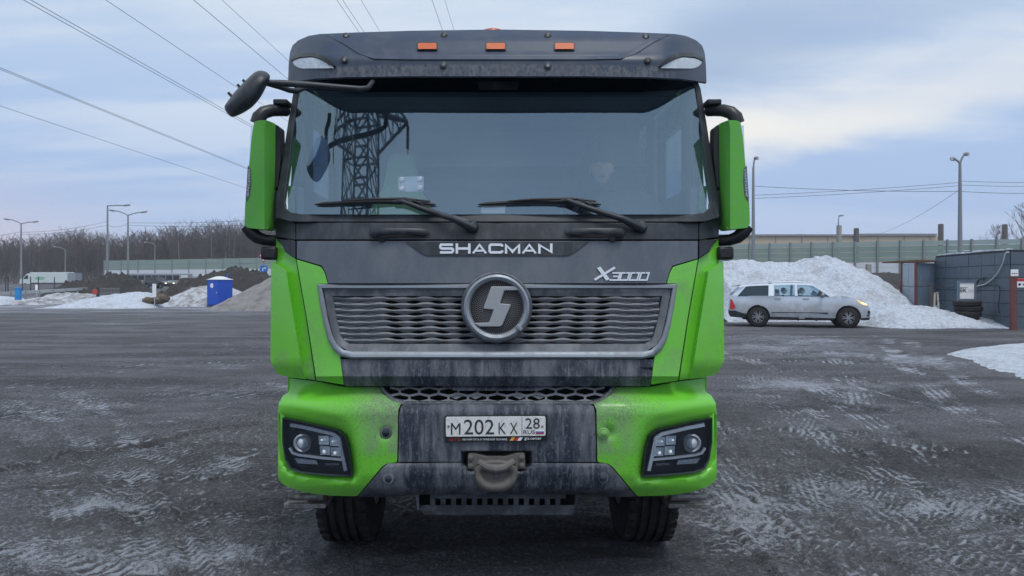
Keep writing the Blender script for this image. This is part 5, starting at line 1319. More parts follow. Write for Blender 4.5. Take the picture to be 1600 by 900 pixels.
def sign_on_tyres():
    d = 26.3; x = pos(1510, d); zb = gzs(x, d)+.16
    z = zb; cat = 'tyre'; names = ('lowest of four tyres stacked under the white sign', 'second tyre from the bottom of the stack under the white sign', 'third tyre from the bottom of the stack under the white sign', 'topmost tyre of the stack carrying the white sign')
    for k in range(4):
        c = (x+(-.06, .02, .07, .02)[k], d, z+.095)
        mb = MB(); prof = [(.24, -.07), (.30, -.095), (.40, -.095), (.445, -.06), (.452, -.02), (.44, -.012), (.44, .012), (.452, .02), (.445, .06), (.40, .095), (.30, .095), (.24, .07)]
        mb.lathe(prof, (0, 0, .095), (0, 0, 1), 30, closed=True); o = obj('tyre', mb, M['tyre'], None, 40); o.location = (c[0], c[1], z); tagp(o, 'black '+names[k], 'tyre', 'tyres stacked under the sign'); z += .188
    zt = z
    w = pos(1523.5, d)-pos(1495, d); hgt = zat(438.5, d)-zt
    s = thing('sign_board', 'square white sign board with dark lettering standing on a tyre stack', 'sign', (x, d-.05, zt))
    x0 = pos(1494.5, d); x1 = pos(1523.5, d); P = lambda a, b, t: (a, d-.05+t, b)
    for a, b, c, e in ((x0, x1, zt+.002, zt+.07), (x0, x1, zt+hgt-.07, zt+hgt), (x0, x0+.07, zt+.072, zt+hgt-.072), (x1-.07, x1, zt+.072, zt+hgt-.072)):
        mb = MB(); mb.box(a, b, d-.08, d-.02, c, e); obj('frame', mb, M['cladding_blue'], s)
    mb = MB(); mb.box(x0+.03, x1-.03, d-.055, d-.035, zt+.03, zt+hgt-.03); obj('board', mb, M['white'], s)
    u = (x1-x0); lx = lambda q: x0+u*q; lz = lambda q: zt+hgt*q
    for k in range(3):
        mb = MB(); zz = lz(.42+.075*k); mb.box(lx(.13), lx(.28), d-.060, d-.056, zz, zz+hgt*.042); obj('letter', mb, M['ink'], s, 0)
    mb = MB(); mb.box(lx(.13), lx(.54), d-.060, d-.056, lz(.655), lz(.675)); obj('letter', mb, M['ink'], s, 0)
    obj('letter', text_mb('K', lambda a, b: (lx(.31+.20*a), d-.060, lz(.42+.19*b)), (0, .003, 0), bold=.03), M['ink'], s, 0)
    obj('letter', text_mb('ЗВО', lambda a, b: (lx(.56+.34*a), d-.060, lz(.42+.14*b)), (0, .003, 0)), M['white_dim'], s, 0)
sign_on_tyres()

def notice_post():
    d = 24.3; x = pos(1583, d); z0 = gzs(x, d); p = thing('sign_post', 'red brown square post carrying two small notices at the right edge', 'post', (x, d, z0))
    mb = MB(); mb.box(x-.09, x+.09, d-.06, d+.06, z0-.1, zat(430, d)); obj('post', mb, M['brown_metal'], p)
    mb = MB(); mb.box(x-.13, x+.11, d-.09, d-.065, zat(431.5, d), zat(421, d)); pl = obj('notice', mb, M['white'], p)
    for k in range(3):
        mb = MB(); mb.disc((x-.08+.07*k, d-.092, zat(427.5, d)), (0, -1, 0), .022, .003, 10); obj('notice_mark', mb, M['ink'] if k < 2 else M['red'], pl)
    x2 = pos(1588, d); x3 = pos(1622, d)
    mb = MB(); mb.box(x2, x3, d-.03, d-.005, zat(449, d), zat(435, d)); n2 = obj('notice', mb, M['white'], p)
    mb = MB(); mb.box(x2+.004, x3-.004, d-.036, d-.031, zat(439.5, d), zat(435.2, d)); obj('notice_header', mb, M['red'], n2)
    mb = MB(); mb.disc((pos(1592, d), d-.031, zat(444.5, d)), (0, -1, 0), .045, .003, 14); obj('notice_mark', mb, M['ink'], n2)
    mb = MB(); mb.box(pos(1597, d), pos(1606, d), d-.034, d-.031, zat(446, d), zat(443, d)); obj('notice_mark', mb, M['blue_print'], n2)
notice_post()
def pallet():
    d = 27.2; x = pos(1465, d); p = thing('wooden_frame', 'pale wooden frame leaning against the metal shed corner', 'frame', (x, d, .4))
    a = [Vector((pos(u, d), d+o, zat(v, d))) for u, v, o in ((1460, 480, 0), (1467, 458, .25), (1464, 482, -.1), (1471, 457, .25))]
    for k, (s, e) in enumerate(((0, 1), (2, 3))):
        mb = MB(); mb.bar(a[s], a[e], .06, .06); obj('stile', mb, M['wood_grey'], p)
    for q in (.12, .5, .98):
        mb = MB(); mb.bar(a[0].lerp(a[1], q)+Vector((0, -.04, 0)), a[2].lerp(a[3], q)+Vector((0, -.04, 0)), .05, .03); obj('rung', mb, M['wood_grey'], p)
pallet()
def wire_fence():
    f = thing('wire_fence', 'sagging rusty wire fence on thin posts beside the metal shed', 'fence', (pos(1380, 33), 33, .2))
    P = [(1364, 455, 36), (1384, 452, 34), (1407, 446, 31.5)]
    for px, py, d in P+[(1455, 442, 29.3)]:
        mb = MB(); x = pos(px, d); mb.tube([(x, d, gzs(x, d)-.1), (x, d, zat(py, d))], .035, 6); obj('post', mb, M['rust'], f)
    for (a, b, c), (e, g, h) in zip(P, P[1:]):
        for k in range(5):
            mb = MB(); mb.tube([(pos(a, c), c, zat(b+3+6*k, c)), ((pos(a, c)+pos(e, h))/2, (c+h)/2, zat((b+g)/2+6+6*k, (c+h)/2)), (pos(e, h), h, zat(g+3+6*k, h))], .008, 4); obj('wire', mb, M['rust'], f)
wire_fence()
mb = MB(); d = 40; x = pos(1357, d); mb.box(x-.11, x+.11, d-.11, d+.11, 1.0, zat(413, d)); mb.bar((x, d, zat(424, d)), (pos(1340, d), d, zat(428, d)), .05, .05)
solo('concrete_post', mb, M['wood_grey'], (x, d, gzs(x, d)), 'short weathered post with side arm sticking out behind the snow heap', 'post')

# ---- sound barriers
M['barrier_green'] = mk('green_translucent_panel', (.22, .30, .27), .35, var=.10, vscale=.25, dirt=[dict(col=(.30, .34, .31), amt=.5, scale=.5, lo=.45, hi=.65, stretch=(.3, 1, 3))])
M['barrier_white'] = mk('pale_translucent_panel', (.62, .66, .71), .4, var=.06, vscale=.2)
M['barrier_dull'] = mk('grey_green_panel', (.30, .37, .36), .5, var=.1, vscale=.3)
M['barrier_post'] = mk('barrier_post_steel', (.22, .25, .26), .6)
def barrier(P, Q, n, bands, label, zb, zt0, zt1, parent_loc):
    b = thing('sound_barrier', label, 'barrier', parent_loc)
    P = Vector((*P, 0)); Q = Vector((*Q, 0)); d = (Q-P).normalized(); L = (Q-P).length; nn = Vector((d.y, -d.x, 0))
    if nn.y > 0: nn = -nn
    for i in range(n):
        a = P+d*(L*i/n); e = P+d*(L*(i+1)/n); q = (i+.5)/n; zt = zt0+(zt1-zt0)*q; H = zt-zb
        for f0, f1, m, off in bands:
            mb = MB(); z0 = zb+H*f0; z1 = zb+H*f1-.04
            mb.obox((a+e)/2+Vector((0, 0, (z0+z1)/2))+nn*random.uniform(-.02, .02), d, (.06, L/n-.14, z1-z0)); obj('panel', mb, M[m], b, 0)
    for i in range(n+1):
        a = P+d*(L*i/n); zt = zt0+(zt1-zt0)*(i/n); mb = MB(); mb.box(a.x-.07, a.x+.07, a.y-.20, a.y+.06, zb, zt+.06); obj('post', mb, M['barrier_post'], b, 0)
    return b
BR = [(0, .25, 'barrier_dull', 0), (.25, .40, 'barrier_white', 0), (.40, .52, 'barrier_white', 0), (.52, .63, 'barrier_green', 0), (.63, .76, 'barrier_green', 0), (.76, .89, 'barrier_green', 0), (.89, 1.0, 'barrier_dull', 0)]
barrier((pos(1050, 85), 85), (pos(1720, 70), 70), 19, BR, 'long green and white sound barrier behind the snow heap on the right', 1.6, zat(381, 82), zat(372.5, 72), (pos(1300, 77), 77, 2.3))
BL = [(0, .35, 'barrier_dull', 0), (.35, .62, 'barrier_white', 0), (.62, .81, 'barrier_green', 0), (.81, 1.0, 'barrier_green', 0)]
barrier((pos(163, 158), 158), (pos(560, 158), 158), 15, BL, 'pale green and white sound barrier beyond the road on the left', 1.2, zat(407, 158), zat(400, 158), (pos(300, 158), 158, 1.0))
def warehouse():
    w = thing('warehouse', 'long low beige building showing above the sound barrier', 'building', (pos(1320, 150), 155, 2.2))
    x0, x1 = pos(1110, 150), pos(1476, 150); m = mk('beige_render', (.52, .43, .33), .8, var=.08, vscale=.2); m2 = mk('grey_roof_sheet', (.24, .25, .27), .6)
    za, zb_ = zat(376, 150), zat(371, 150); xm = pos(1345, 150)
    mb = MB(); mb.box(x0, xm, 150, 185, 2, zb_+.25); obj('wall', mb, m, w)
    mb = MB(); mb.box(xm+.01, x1, 150.5, 185, 2, zb_+.35); obj('wall', mb, m, w)
    mb = MB(); mb.box(x0-.5, xm-.01, 149.6, 186, zb_+.26, zb_+.62); obj('roof', mb, m2, w)
    mb = MB(); mb.box(xm, x1-1.5, 150.1, 186, zb_+.36, zb_+.80); obj('roof', mb, m2, w)
    for k in range(9):
        xx = x0+(x1-x0)*(k+.5)/9; mb = MB(); mb.box(xx-.08, xx+.08, 149.9 if xx < xm else 150.4, 149.99 if xx < xm else 150.49, 2, zb_+.2); obj('pilaster', mb, m2, w)
warehouse()
lab = {1311: 'dark stub post left of the row above the beige building', 1338: 'shortest dark stub post above the beige building', 1470: 'dark stub post at the right end of the beige building', 1570: 'dark stub post before the bare tree at far right'}
for px, top in ((1311, 352), (1338, 356.5), (1470, 350), (1570, 350.5)):
    d = 120; x = pos(px, d); mb = MB(); mb.tube([(x, d, 2.0), (x, d, zat(top, d)-.15), (x, d, zat(top, d))], [.42, .40, .34], 12)
    solo('stub_post', mb, M['wood_grey'] if px == 1311 else mk('dark_post', (.09, .085, .08), .8), (x, d, 2.0), lab[px], 'post', 'stub posts above the sound barrier')

# ---- lamps
def lamp(px, d, top, arms, label, r=.11, group='street lamps', z0=None):
    """arms: (reach in metres, rise in metres)"""
    x = pos(px, d); zb = gzs(x, d)-.1 if z0 is None else z0; zt = zat(top, d)
    L = thing('street_lamp', label, 'street lamp', (x, d, zb), group)
    mb = MB(); mb.tube([(x, d, zb), (x, d, zb+(zt-zb)*.5), (x, d, zt)], [r*1.25, r, r*.65], 10); obj('pole', mb, M['lamp_steel'], L, 60)
    mb = MB(); mb.lathe([(r*1.7, 0), (r*1.7, .5), (r*1.2, .55)], (x, d, zb), (0, 0, 1), 10); obj('base', mb, M['lamp_steel'], L)
    for reach, rise in arms:
        s = 1 if reach > 0 else -1; P = []
        for k in range(7):
            q = k/6; P.append((x+reach*q, d, zt-.05+rise*math.sin(q*math.pi/2)))
        mb = MB(); mb.tube(P, r*.5, 8); ar = obj('arm', mb, M['lamp_steel'], L, 60)
        c = Vector((x+reach+s*(.25 if d > 80 else .08), d, zt+rise-.02)); rr = Matrix.Rotation(R(-8*s), 3, 'Y')
        mb = MB(); mb.ellipsoid(c, ((.40 if d > 80 else .17)*max(.6, r/.11), .14, .11*max(.7, r/.11)), rr, 14, 8); obj('lamp_head', mb, M['lamp_steel'], ar, 60)
        mb = MB(); mb.ellipsoid(c+Vector((s*.08, -.02, -.06)), ((.24 if d > 80 else .12)*max(.6, r/.11), .12, .07), rr, 12, 6); obj('lamp_lens', mb, M['clear_lens'], ar, 60)
lamp(33, 130, 349, ((-2.3, .75), (2.3, .3)), 'twin armed street lamp, leftmost, rising above the white lorry', .16)
lamp(168, 112, 321, ((2.7, .05),), 'tallest lamp on the left, one arm bent right, by the barrier end', .16)
lamp(200, 118, 336, ((-2.3, .75), (2.3, .5)), 'twin armed street lamp right of the tallest single lamp', .16)
lamp(102, 150, 390, ((-1.9, .6),), 'short single lamp against the wood above the white lorry', .11)
lamp(242, 150, 382, ((-1.6, .5),), 'short single lamp above the left sound barrier', .11)
lamp(1177, 52, 262, ((.12, .7),), 'thin lamp with one hooked arm close to the truck mirror', .12)
lamp(1500, 52, 254, ((-.42, .28), (.36, .62)), 'tall lamp with two unequal heads above the panelled hut', .14)
lamp(1310, 95, 345, ((.1, .7),), 'distant single lamp standing over the snow heap crest', .11)
lamp(1253, 100, 372, ((-.1, .5),), 'shortest distant lamp left of the snow heap crest', .09)

# ---- overhead lines
def wire(name, P, r, label, group, sag=0.0, n=24):
    a, b = Vector(P[0]), Vector(P[1]); Q = []
    for k in range(n+1):
        q = k/n; p = a.lerp(b, q); p.z -= sag*4*q*(1-q); Q.append(p)
    mb = MB(); mb.tube(Q, r, 5); return solo(name, mb, M['cable'], tuple(Q[0]), label, 'wire', group, 60)
PYL = Vector((-13.2, -21.0, 0))
vx = (830-CX)/FPX; 
lines = [(-2.48, 17, .022, 'lower double conductor crossing the left sky, upper strand'), (-2.46, 16.8, .022, 'lower double conductor crossing the left sky, lower strand'), (-2.99, 15, .020, 'lowest single wire crossing the left sky'),
         (-1.79, 19, .022, 'double conductor running above the front mirror, lower strand'), (-1.765, 19.05, .022, 'double conductor running above the front mirror, upper strand'), (-1.50, 21, .020, 'single wire passing just over the front mirror'),
         (-1.19, 22, .022, 'thicker of the two wires reaching the visor left corner'), (-1.09, 24, .018, 'thinner of the two wires reaching the visor left corner'),
         (-.685, 26, .020, 'left wire of the three above the visor'), (-.665, 26, .020, 'middle wire of the three above the visor'), (-.60, 28, .018, 'right wire of the three above the visor'),
         (-.35, 27, .020, 'left wire of the pair above the visor centre'), (-.305, 30, .018, 'right wire of the pair above the visor centre')]
for rt, hh, r, lb in lines:
    x0 = rt*hh; y0 = -22.0; y1 = 330.0
    wire('overhead_wire', ((x0+vx*y0, y0, EYE+hh), (x0+vx*y1, y1, EYE+hh)), r, lb, 'power lines overhead', .0)
D = 52
for a, b, r, lb in (((1180, 291), (1500, 299), .016, 'lowest wire between the two right hand lamps'), ((1180, 305), (1500, 285), .014, 'upper wire rising to the two headed lamp'), ((1180, 310), (1500, 290), .014, 'middle wire rising to the two headed lamp'),
                    ((1500, 299), (1680, 300), .016, 'lowest wire leaving the two headed lamp rightward'), ((1500, 283), (1680, 283.5), .014, 'top wire leaving the two headed lamp rightward'), ((1500, 289), (1680, 290), .014, 'middle wire leaving the two headed lamp rightward')):
    wire('lamp_wire', ((pos(a[0], D), D, zat(a[1], D)), (pos(b[0], D), D, zat(b[1], D))), r, lb, 'wires between the right lamps', .12 if lb.startswith('lowest') else .08)
wire('lamp_wire', ((pos(1357, 90), 90, zat(370, 90)), (pos(1498, D), D, zat(297, D))), .012, 'slanting thin wire dropping from the two headed lamp', 'wires between the right lamps', .5)
for (a, b), wl in zip((((33, 363), (168, 346)), ((33, 366), (168, 352)), ((200, 348), (470, 338)), ((200, 352), (470, 347)), ((-60, 368), (33, 362)), ((168, 352), (200, 349))), ('upper thin wire between the leftmost twin lamp and the tallest lamp', 'lower thin wire between the leftmost twin lamp and the tallest lamp', 'upper thin wire running right from the second twin lamp over the wood', 'lower thin wire running right from the second twin lamp over the wood', 'thin wire leaving the picture left of the leftmost twin lamp', 'short thin wire between the tallest lamp and the twin lamp beside it')):
    wire('lamp_wire', ((pos(a[0], 120), 120, zat(a[1], 120)), (pos(b[0], 120), 120, zat(b[1], 120))), .022, wl, 'wires between the left lamps', .4)

# ---- the pylon behind the photographer, seen in the windscreen
def pylon():
    p = thing('lattice_pylon', 'tall steel lattice power pylon mirrored in the truck windscreen', 'pylon', tuple(PYL))
    H = 44.0; wd = lambda z: 2.5-1.15*min(1, z/23.0)-.45*max(0, (z-23)/21.0)
    S = ((-1, -1), (1, -1), (1, 1), (-1, 1)); m = mk('galvanised_lattice', (.13, .14, .15), .6)
    pt = lambda k, z: PYL+Vector((S[k][0]*wd(z), S[k][1]*wd(z), z))
    for k in range(4):
        mb = MB(); mb.bar(pt(k, 0), pt(k, 23), .17); mb.bar(pt(k, 23), pt(k, H), .15); obj('tower_leg', mb, m, p, 0)
    zs = [0, 6, 11, 15.5, 19.5, 23, 25, 27, 29, 31, 33, 35, 37, 39, 41, 42.5, 44]
    for a, b in zip(zs, zs[1:]):
        for k in range(4):
            j = (k+1)%4
            for u, v in ((pt(k, a), pt(j, b)), (pt(j, a), pt(k, b)), (pt(k, b), pt(j, b))):
                mb = MB(); mb.bar(u, v, .075); obj('brace', mb, m, p, 0)
            mb = MB(); c = (pt(k, a)+pt(j, b))/2; mb.bar(pt(k, (a+b)/2), c, .07); obj('brace', mb, m, p, 0)
    for z, L in ((27.5, 3.4), (34.5, 4.2), (40.5, 3.2)):
        for s in (-1, 1):
            tip = PYL+Vector((s*(wd(z)+L), 0, z+.3)); mb = MB(); r0 = [k for k in range(4) if S[k][0] == s]
            for k in r0:
                mb.bar(pt(k, z), tip, .12); mb.bar(pt(k, z+2.0), tip, .10)
                for q in (.25, .5, .75):
                    mb.bar(pt(k, z).lerp(tip, q), pt(k, z+2.0).lerp(tip, q), .07); mb.bar(pt(k, z).lerp(tip, q), pt(k, z+2.0).lerp(tip, max(0, q-.25)), .07)
            for q in (.2, .45, .7): mb.bar(pt(r0[0], z).lerp(tip, q), pt(r0[1], z).lerp(tip, q), .07)
            a = obj('cross_arm', mb, m, p, 0)
            mb = MB(); mb.tube([tip, tip-Vector((0, 0, 1.7))], .03, 6)
            for q in range(8): mb.lathe([(.02, 0), (.14, .03), (.14, .06), (.02, .09)], tip-Vector((0, 0, .3+.15*q)), (0, 0, 1), 10)
            obj('insulator', mb, M['cable'], a, 40)
pylon()

# =================================================================== VEHICLES
M['car_silver'] = mk('silver_car_paint', (.62, .68, .76), .30, metal=.35, coat=.3, var=.03, dirt=[dict(col=(.30, .29, .28), amt=.62, scale=1.6, lo=.28, hi=.62, z=(.2, .72, .28)), dict(col=(.16, .15, .14), amt=.35, scale=5, lo=.5, hi=.7, z=(.2, .50, .2))])
M['car_black'] = mk('black_car_paint', (.02, .022, .025), .25, coat=.5)
M['car_red'] = mk('dusty_red_car_paint', (.30, .10, .10), .4, coat=.2)
M['car_white'] = mk('white_lorry_paint', (.60, .68, .68), .4, dirt=[dict(col=(.3, .33, .32), amt=.4, scale=1.0, lo=.5, hi=.7)])
M['bus_grey'] = mk('grey_bus_paint', (.26, .29, .33), .35)
M['tail_red'] = mk('tail_lamp', (.55, .03, .03), .2)
M['headlight_on'] = mk('lit_headlamp', (.9, .85, .7), .2, emit=((1, .80, .42), 1.3))
M['headlight_amber'] = mk('lit_amber_lamp', (.9, .6, .2), .2, emit=((1, .62, .16), .55))
M['alloy'] = mk('alloy_wheel', (.30, .31, .33), .4, metal=.5)

def shell(name, poly, wf, m, parent, grid=.18, smooth_=40, bevel=.0):
    """a body panel both sides of the car: outline in side view (l, z) closed across the width"""
    bm = bmesh.new(); f = bm.faces.new([bm.verts.new((a, b, 0)) for a, b in poly])
    for ax, lo, hi in ((0, min(p[0] for p in poly), max(p[0] for p in poly)), (1, min(p[1] for p in poly), max(p[1] for p in poly))):
        k = math.floor(lo/grid)+1
        while k*grid < hi:
            co = (k*grid+.0013, 0, 0) if ax == 0 else (0, k*grid+.0013, 0)
            bmesh.ops.bisect_plane(bm, geom=bm.verts[:]+bm.edges[:]+bm.faces[:], plane_co=co, plane_no=(1, 0, 0) if ax == 0 else (0, 1, 0), dist=1e-5); k += 1
    bound = [e for e in bm.edges if e.is_boundary]; faces = bm.faces[:]; verts = bm.verts[:]
    other = {}
    for v in verts:
        l, z = v.co.x, v.co.y; w = wf(l, z); other[v] = bm.verts.new((l, w, z)); v.co = (l, -w, z)
    for g in faces: bm.faces.new([other[v] for v in reversed(g.verts)])
    # the strip across the car gets a few columns so that it can crown
    for e in bound:
        a, b = e.verts; bm.faces.new((a, b, other[b], other[a]))
    bmesh.ops.recalc_face_normals(bm, faces=bm.faces)
    return bm_obj(name, bm, m, parent, smooth_, bevel)
def arch(cx, r, z0, n=12, back=False):
    th0 = math.asin(max(-1, min(1, (z0-.35)/r)))
    A = [math.pi-th0-(math.pi-2*th0)*k/n for k in range(n+1)]
    return [(cx+r*math.cos(a), .35+r*math.sin(a)) for a in A]
def car_wheel(parent, l, y, r=.35, w=.115, spokes=6):
    s = 1 if y > 0 else -1
    mb = MB(); mb.lathe([(r*.62, -w), (r*.86, -w), (r*.97, -w*.85), (r, -w*.5), (r, w*.5), (r*.97, w*.85), (r*.86, w), (r*.62, w)], (l, y, r), (0, 1, 0), 32, closed=True); t = obj('wheel', mb, M['tyre'], parent, 40)
    mb = MB(); mb.lathe([(r*.64, 0), (r*.64, .01), (r*.60, .012)], (l, y+s*w*.35, r), (0, s, 0), 24); rim = obj('rim', mb, M['black_clean'], t)
    mb = MB(); mb.lathe([(r*.64, -.02), (r*.66, .03), (r*.60, .03), (r*.59, -.02)], (l, y+s*w*.55, r), (0, s, 0), 28, closed=True)
    for k in range(spokes):
        for dd in (-.13, .13):
            g = 2*math.pi*k/spokes+dd; a = Vector((l+.05*math.cos(g), y+s*w*.75, r+.05*math.sin(g))); b = Vector((l+r*.62*math.cos(g+dd*.5), y+s*w*.78, r+r*.62*math.sin(g+dd*.5))); mb.bar(a, b, .030, .030)
    mb.disc((l, y+s*w*.7, r), (0, s, 0), .065, .03, 14); obj('spokes', mb, M['alloy'], t, 30)

def pickup():
    C = thing('pickup_truck', 'dirty silver pickup with a closed rear canopy and lit headlamp', 'pickup', (0, 0, 0))
    def wf(l, z):
        w = .925-.04*((l-2.5)/2.5)**2-.16*max(0, (l-4.35)/.6)**2-.10*max(0, (.35-l)/.35)**2
        if z > 1.10: w -= .46*(z-1.10)
        elif z > .8: w -= .03*(z-.8)/.3
        elif z < .5: w -= .05*(.5-z)/.2
        return w
    low = [(.02, .46), (0, .62), (.015, .85), (.04, 1.00), (.10, 1.095), (1.40, 1.105), (2.5, 1.09), (3.62, 1.085), (3.78, 1.135), (4.1, 1.10), (4.45, 1.00), (4.72, .90), (4.84, .78), (4.92, .62), (4.95, .48), (4.90, .36), (4.70, .33)]
    bot = list(reversed(arch(4.17, .44, .34)))+[(3.6, .30), (1.6, .30)]+list(reversed(arch(1.03, .43, .36)))+[(.45, .40)]
    body = shell('body', low+bot, wf, M['car_silver'], C, .16)
    up = lambda poly, nm, m, par=C, off=0.0, g=.2: shell(nm, poly, lambda l, z: wf(l, z)+off, m, par, g)
    # roof and pillars: solid bars either side, glass between
    def side(nm, poly, m, off=0.0, th=.05, par=C):
        for s in (-1, 1):
            mb = MB(); n = len(poly); vs = [(l, s*(wf(l, z)+off), z) for l, z in poly]+[(l, s*(wf(l, z)+off-th), z) for l, z in poly]
            mb.add(vs, [tuple(range(n)), tuple(range(2*n-1, n-1, -1))]+[(i, n+i, n+(i+1)%n, (i+1)%n) for i in range(n)]); obj(nm, mb, m, par, 20)
    roof = [(.33, 1.455), (.70, 1.50), (1.42, 1.535), (2.2, 1.555), (2.75, 1.535), (3.02, 1.49), (3.0, 1.462), (2.75, 1.49), (2.2, 1.50), (1.45, 1.48), (.72, 1.447), (.36, 1.40)]
    up(roof, 'roof', M['car_silver'])
    side('rear_pillar', [(.03, 1.10), (.30, 1.10), (.62, 1.452), (.36, 1.405)], M['car_silver'])
    side('canopy_pillar', [(1.40, 1.103), (1.60, 1.102), (1.60, 1.49), (1.42, 1.482)], M['car_silver'])
    side('door_pillar', [(2.33, 1.09), (2.43, 1.09), (2.42, 1.496), (2.34, 1.497)], M['car_silver'])
    side('front_pillar', [(3.55, 1.083), (3.72, 1.083), (3.03, 1.487), (2.93, 1.487)], M['car_silver'])
    side('canopy_pane', [(.31, 1.10), (1.395, 1.103), (1.415, 1.48), (.72, 1.448), (.60, 1.42)], M['pane_dark'], -.008, .008)
    side('window_seal', [(.30, 1.085), (3.5, 1.085), (3.5, 1.103), (.30, 1.103)], M['black_clean'], .004, .02)
    side('door_pane', [(1.605, 1.10), (2.328, 1.09), (2.338, 1.496), (1.605, 1.49)], M['pane'], -.010, .008)
    side('door_pane', [(2.432, 1.09), (3.54, 1.085), (2.925, 1.487), (2.70, 1.491), (2.422, 1.496)], M['pane'], -.010, .008)
    mb = MB(); mb.rect((3.70, -.84, 1.10), (3.70, .84, 1.10), (3.03, .74, 1.485), (3.03, -.74, 1.485)); obj('windscreen', mb, M['pane'], C, 0)
    mb = MB(); mb.rect((.06, -.80, 1.10), (.06, .80, 1.10), (.36, .72, 1.40), (.36, -.72, 1.40)); obj('rear_pane', mb, M['pane_dark'], C, 0)
    side('quarter_pane', [(3.10, 1.12), (3.50, 1.088), (3.46, 1.112), (3.18, 1.30)], M['black_clean'], .002, .01)
    # shut lines, handles, mouldings
    for l in (1.47, 2.38, 3.50):
        side('shut_line', [(l-.006, .42), (l+.006, .42), (l+.006, 1.08), (l-.006, 1.08)], M['joint'], .0035, .01)
    side('sill_moulding', [(1.50, .50), (3.48, .50), (3.48, .525), (1.50, .525)], M['joint'], .006, .02)
    side('door_scrape', [(3.15, .50), (3.45, .47), (3.46, .495), (3.18, .515)], M['joint'], .009, .01)
    for l in (1.62, 2.60):
        side('door_handle', [(l, .99), (l+.22, .99), (l+.22, 1.02), (l, 1.02)], M['alloy'], .025, .03)
    side('side_sill', [(1.45, .27), (3.68, .25), (3.70, .33), (1.45, .36)], M['black'], .008, .10)
    up([(.0, .40), (.03, .34), (.55, .30), (.62, .44), (.20, .56), (-.02, .56)], 'rear_bumper', M['black'], C, .012)
    up([(4.70, .26), (4.90, .28), (4.93, .37), (4.68, .345)], 'front_valance', M['black'], C, .004)
    side('tail_lamp', [(-.0, .62), (.16, .62), (.22, .70), (.09, .96), (.03, .98)], M['tail_red'], .010, .04)
    side('headlamp', [(4.42, .985), (4.74, .86), (4.83, .79), (4.78, .775), (4.60, .83)], M['headlight_amber'], .012, .05)
    side('headlamp_core', [(4.58, .90), (4.75, .85), (4.80, .80), (4.66, .83)], M['headlight_on'], .017, .03)
    mb = MB(); mb.box(4.885, 4.925, -.40, .40, .60, .74); obj('grille', mb, M['black_clean'], C)
    side('fog_surround', [(4.80, .42), (4.90, .40), (4.92, .58), (4.84, .60)], M['black_clean'], .006, .03)
    for s in (-1, 1):
        mb = MB(); mb.ellipsoid((3.28, s*.98, 1.13), (.07, .12, .085), None, 12, 8); mb.bar((3.32, s*.88, 1.09), (3.28, s*.95, 1.11), .04, .03); obj('door_mirror', mb, M['alloy'], C, 60)
        mb = MB(); mb.tube([(.8, s*.70, 1.53), (1.1, s*.71, 1.565), (2.5, s*.70, 1.60), (2.75, s*.69, 1.565)], .018, 8); obj('roof_rail', mb, M['car_silver'], C, 60)
        for k, arcx in enumerate((1.03, 4.17)):
            mb = MB(); mb.lathe([(.40, 0), (.40, .30), (.39, .31)], (arcx, s*.86, .36), (0, -s, 0), 24); obj('wheel_well', mb, M['void'], C)
    up([(.02, 1.44), (.10, 1.435), (.42, 1.47), (.40, 1.49)], 'spoiler', M['black_clean'], C, -.25)
    mb = MB(); mb.ellipsoid((1.52, 0, 1.575), (.10, .03, .04), None, 10, 8); obj('aerial_fin', mb, M['black_clean'], C, 60)
    mb = MB(); mb.box(.5, 4.3, -.7, .7, .24, .34); obj('underbody', mb, M['void'], C)
    mb = MB(); mb.box(1.55, 3.6, -.80, .80, .345, .40); obj('cabin_floor', mb, M['void'], C)
    for l in (1.72, 2.45):
        for s in (-1, 1):
            mb = MB(); mb.box(l, l+.14, s*.42-.24, s*.42+.24, .6, 1.14); mb.box(l+.02, l+.10, s*.42-.12, s*.42+.12, 1.16, 1.33); obj('seat', mb, M['interior_dark'], C, bevel=.03)
    mb = MB(); mb.box(3.2, 3.66, -.80, .80, .8, 1.07); obj('dashboard', mb, M['interior_dark'], C)
    for l in (1.03, 4.17):
        for y in (-.80, .80): car_wheel(C, l, y)
    rz = R(-16); C.rotation_euler = (0, 0, rz); C.scale = (.925, .95, .98)
    d0 = 27.0; C.location = (pos(1139, d0), d0, 0)
    ux = Vector((math.cos(rz), math.sin(rz), 0)); fx = C.location+ux*4.95
    z = gzs(*(C.location+ux*2.5)[:2]); C.location.z = z+.01
    return C, rz
CAR, CRZ = pickup()
def in_car(l, y, z): return CAR.location+Matrix.Rotation(CRZ, 3, 'Z')@Vector((l*.925, y*.95, z*.98))
for l, y, lb in ((2.62, -.40, 'driver in dark clothes inside the silver pickup'), (1.98, -.35, 'passenger in dark clothes on the rear seat of the pickup')):
    p = seated_person('person', lb, (0, 0, 0), (0, -.02, .73), 0, M['cloth_black'], 'people in the pickup', cap=False, s=.95, eyes=False, hands=((-.15, -.42, .42), (.15, -.42, .42)))
    p.location = in_car(l, y, .53); p.rotation_euler = (0, 0, CRZ+R(90))

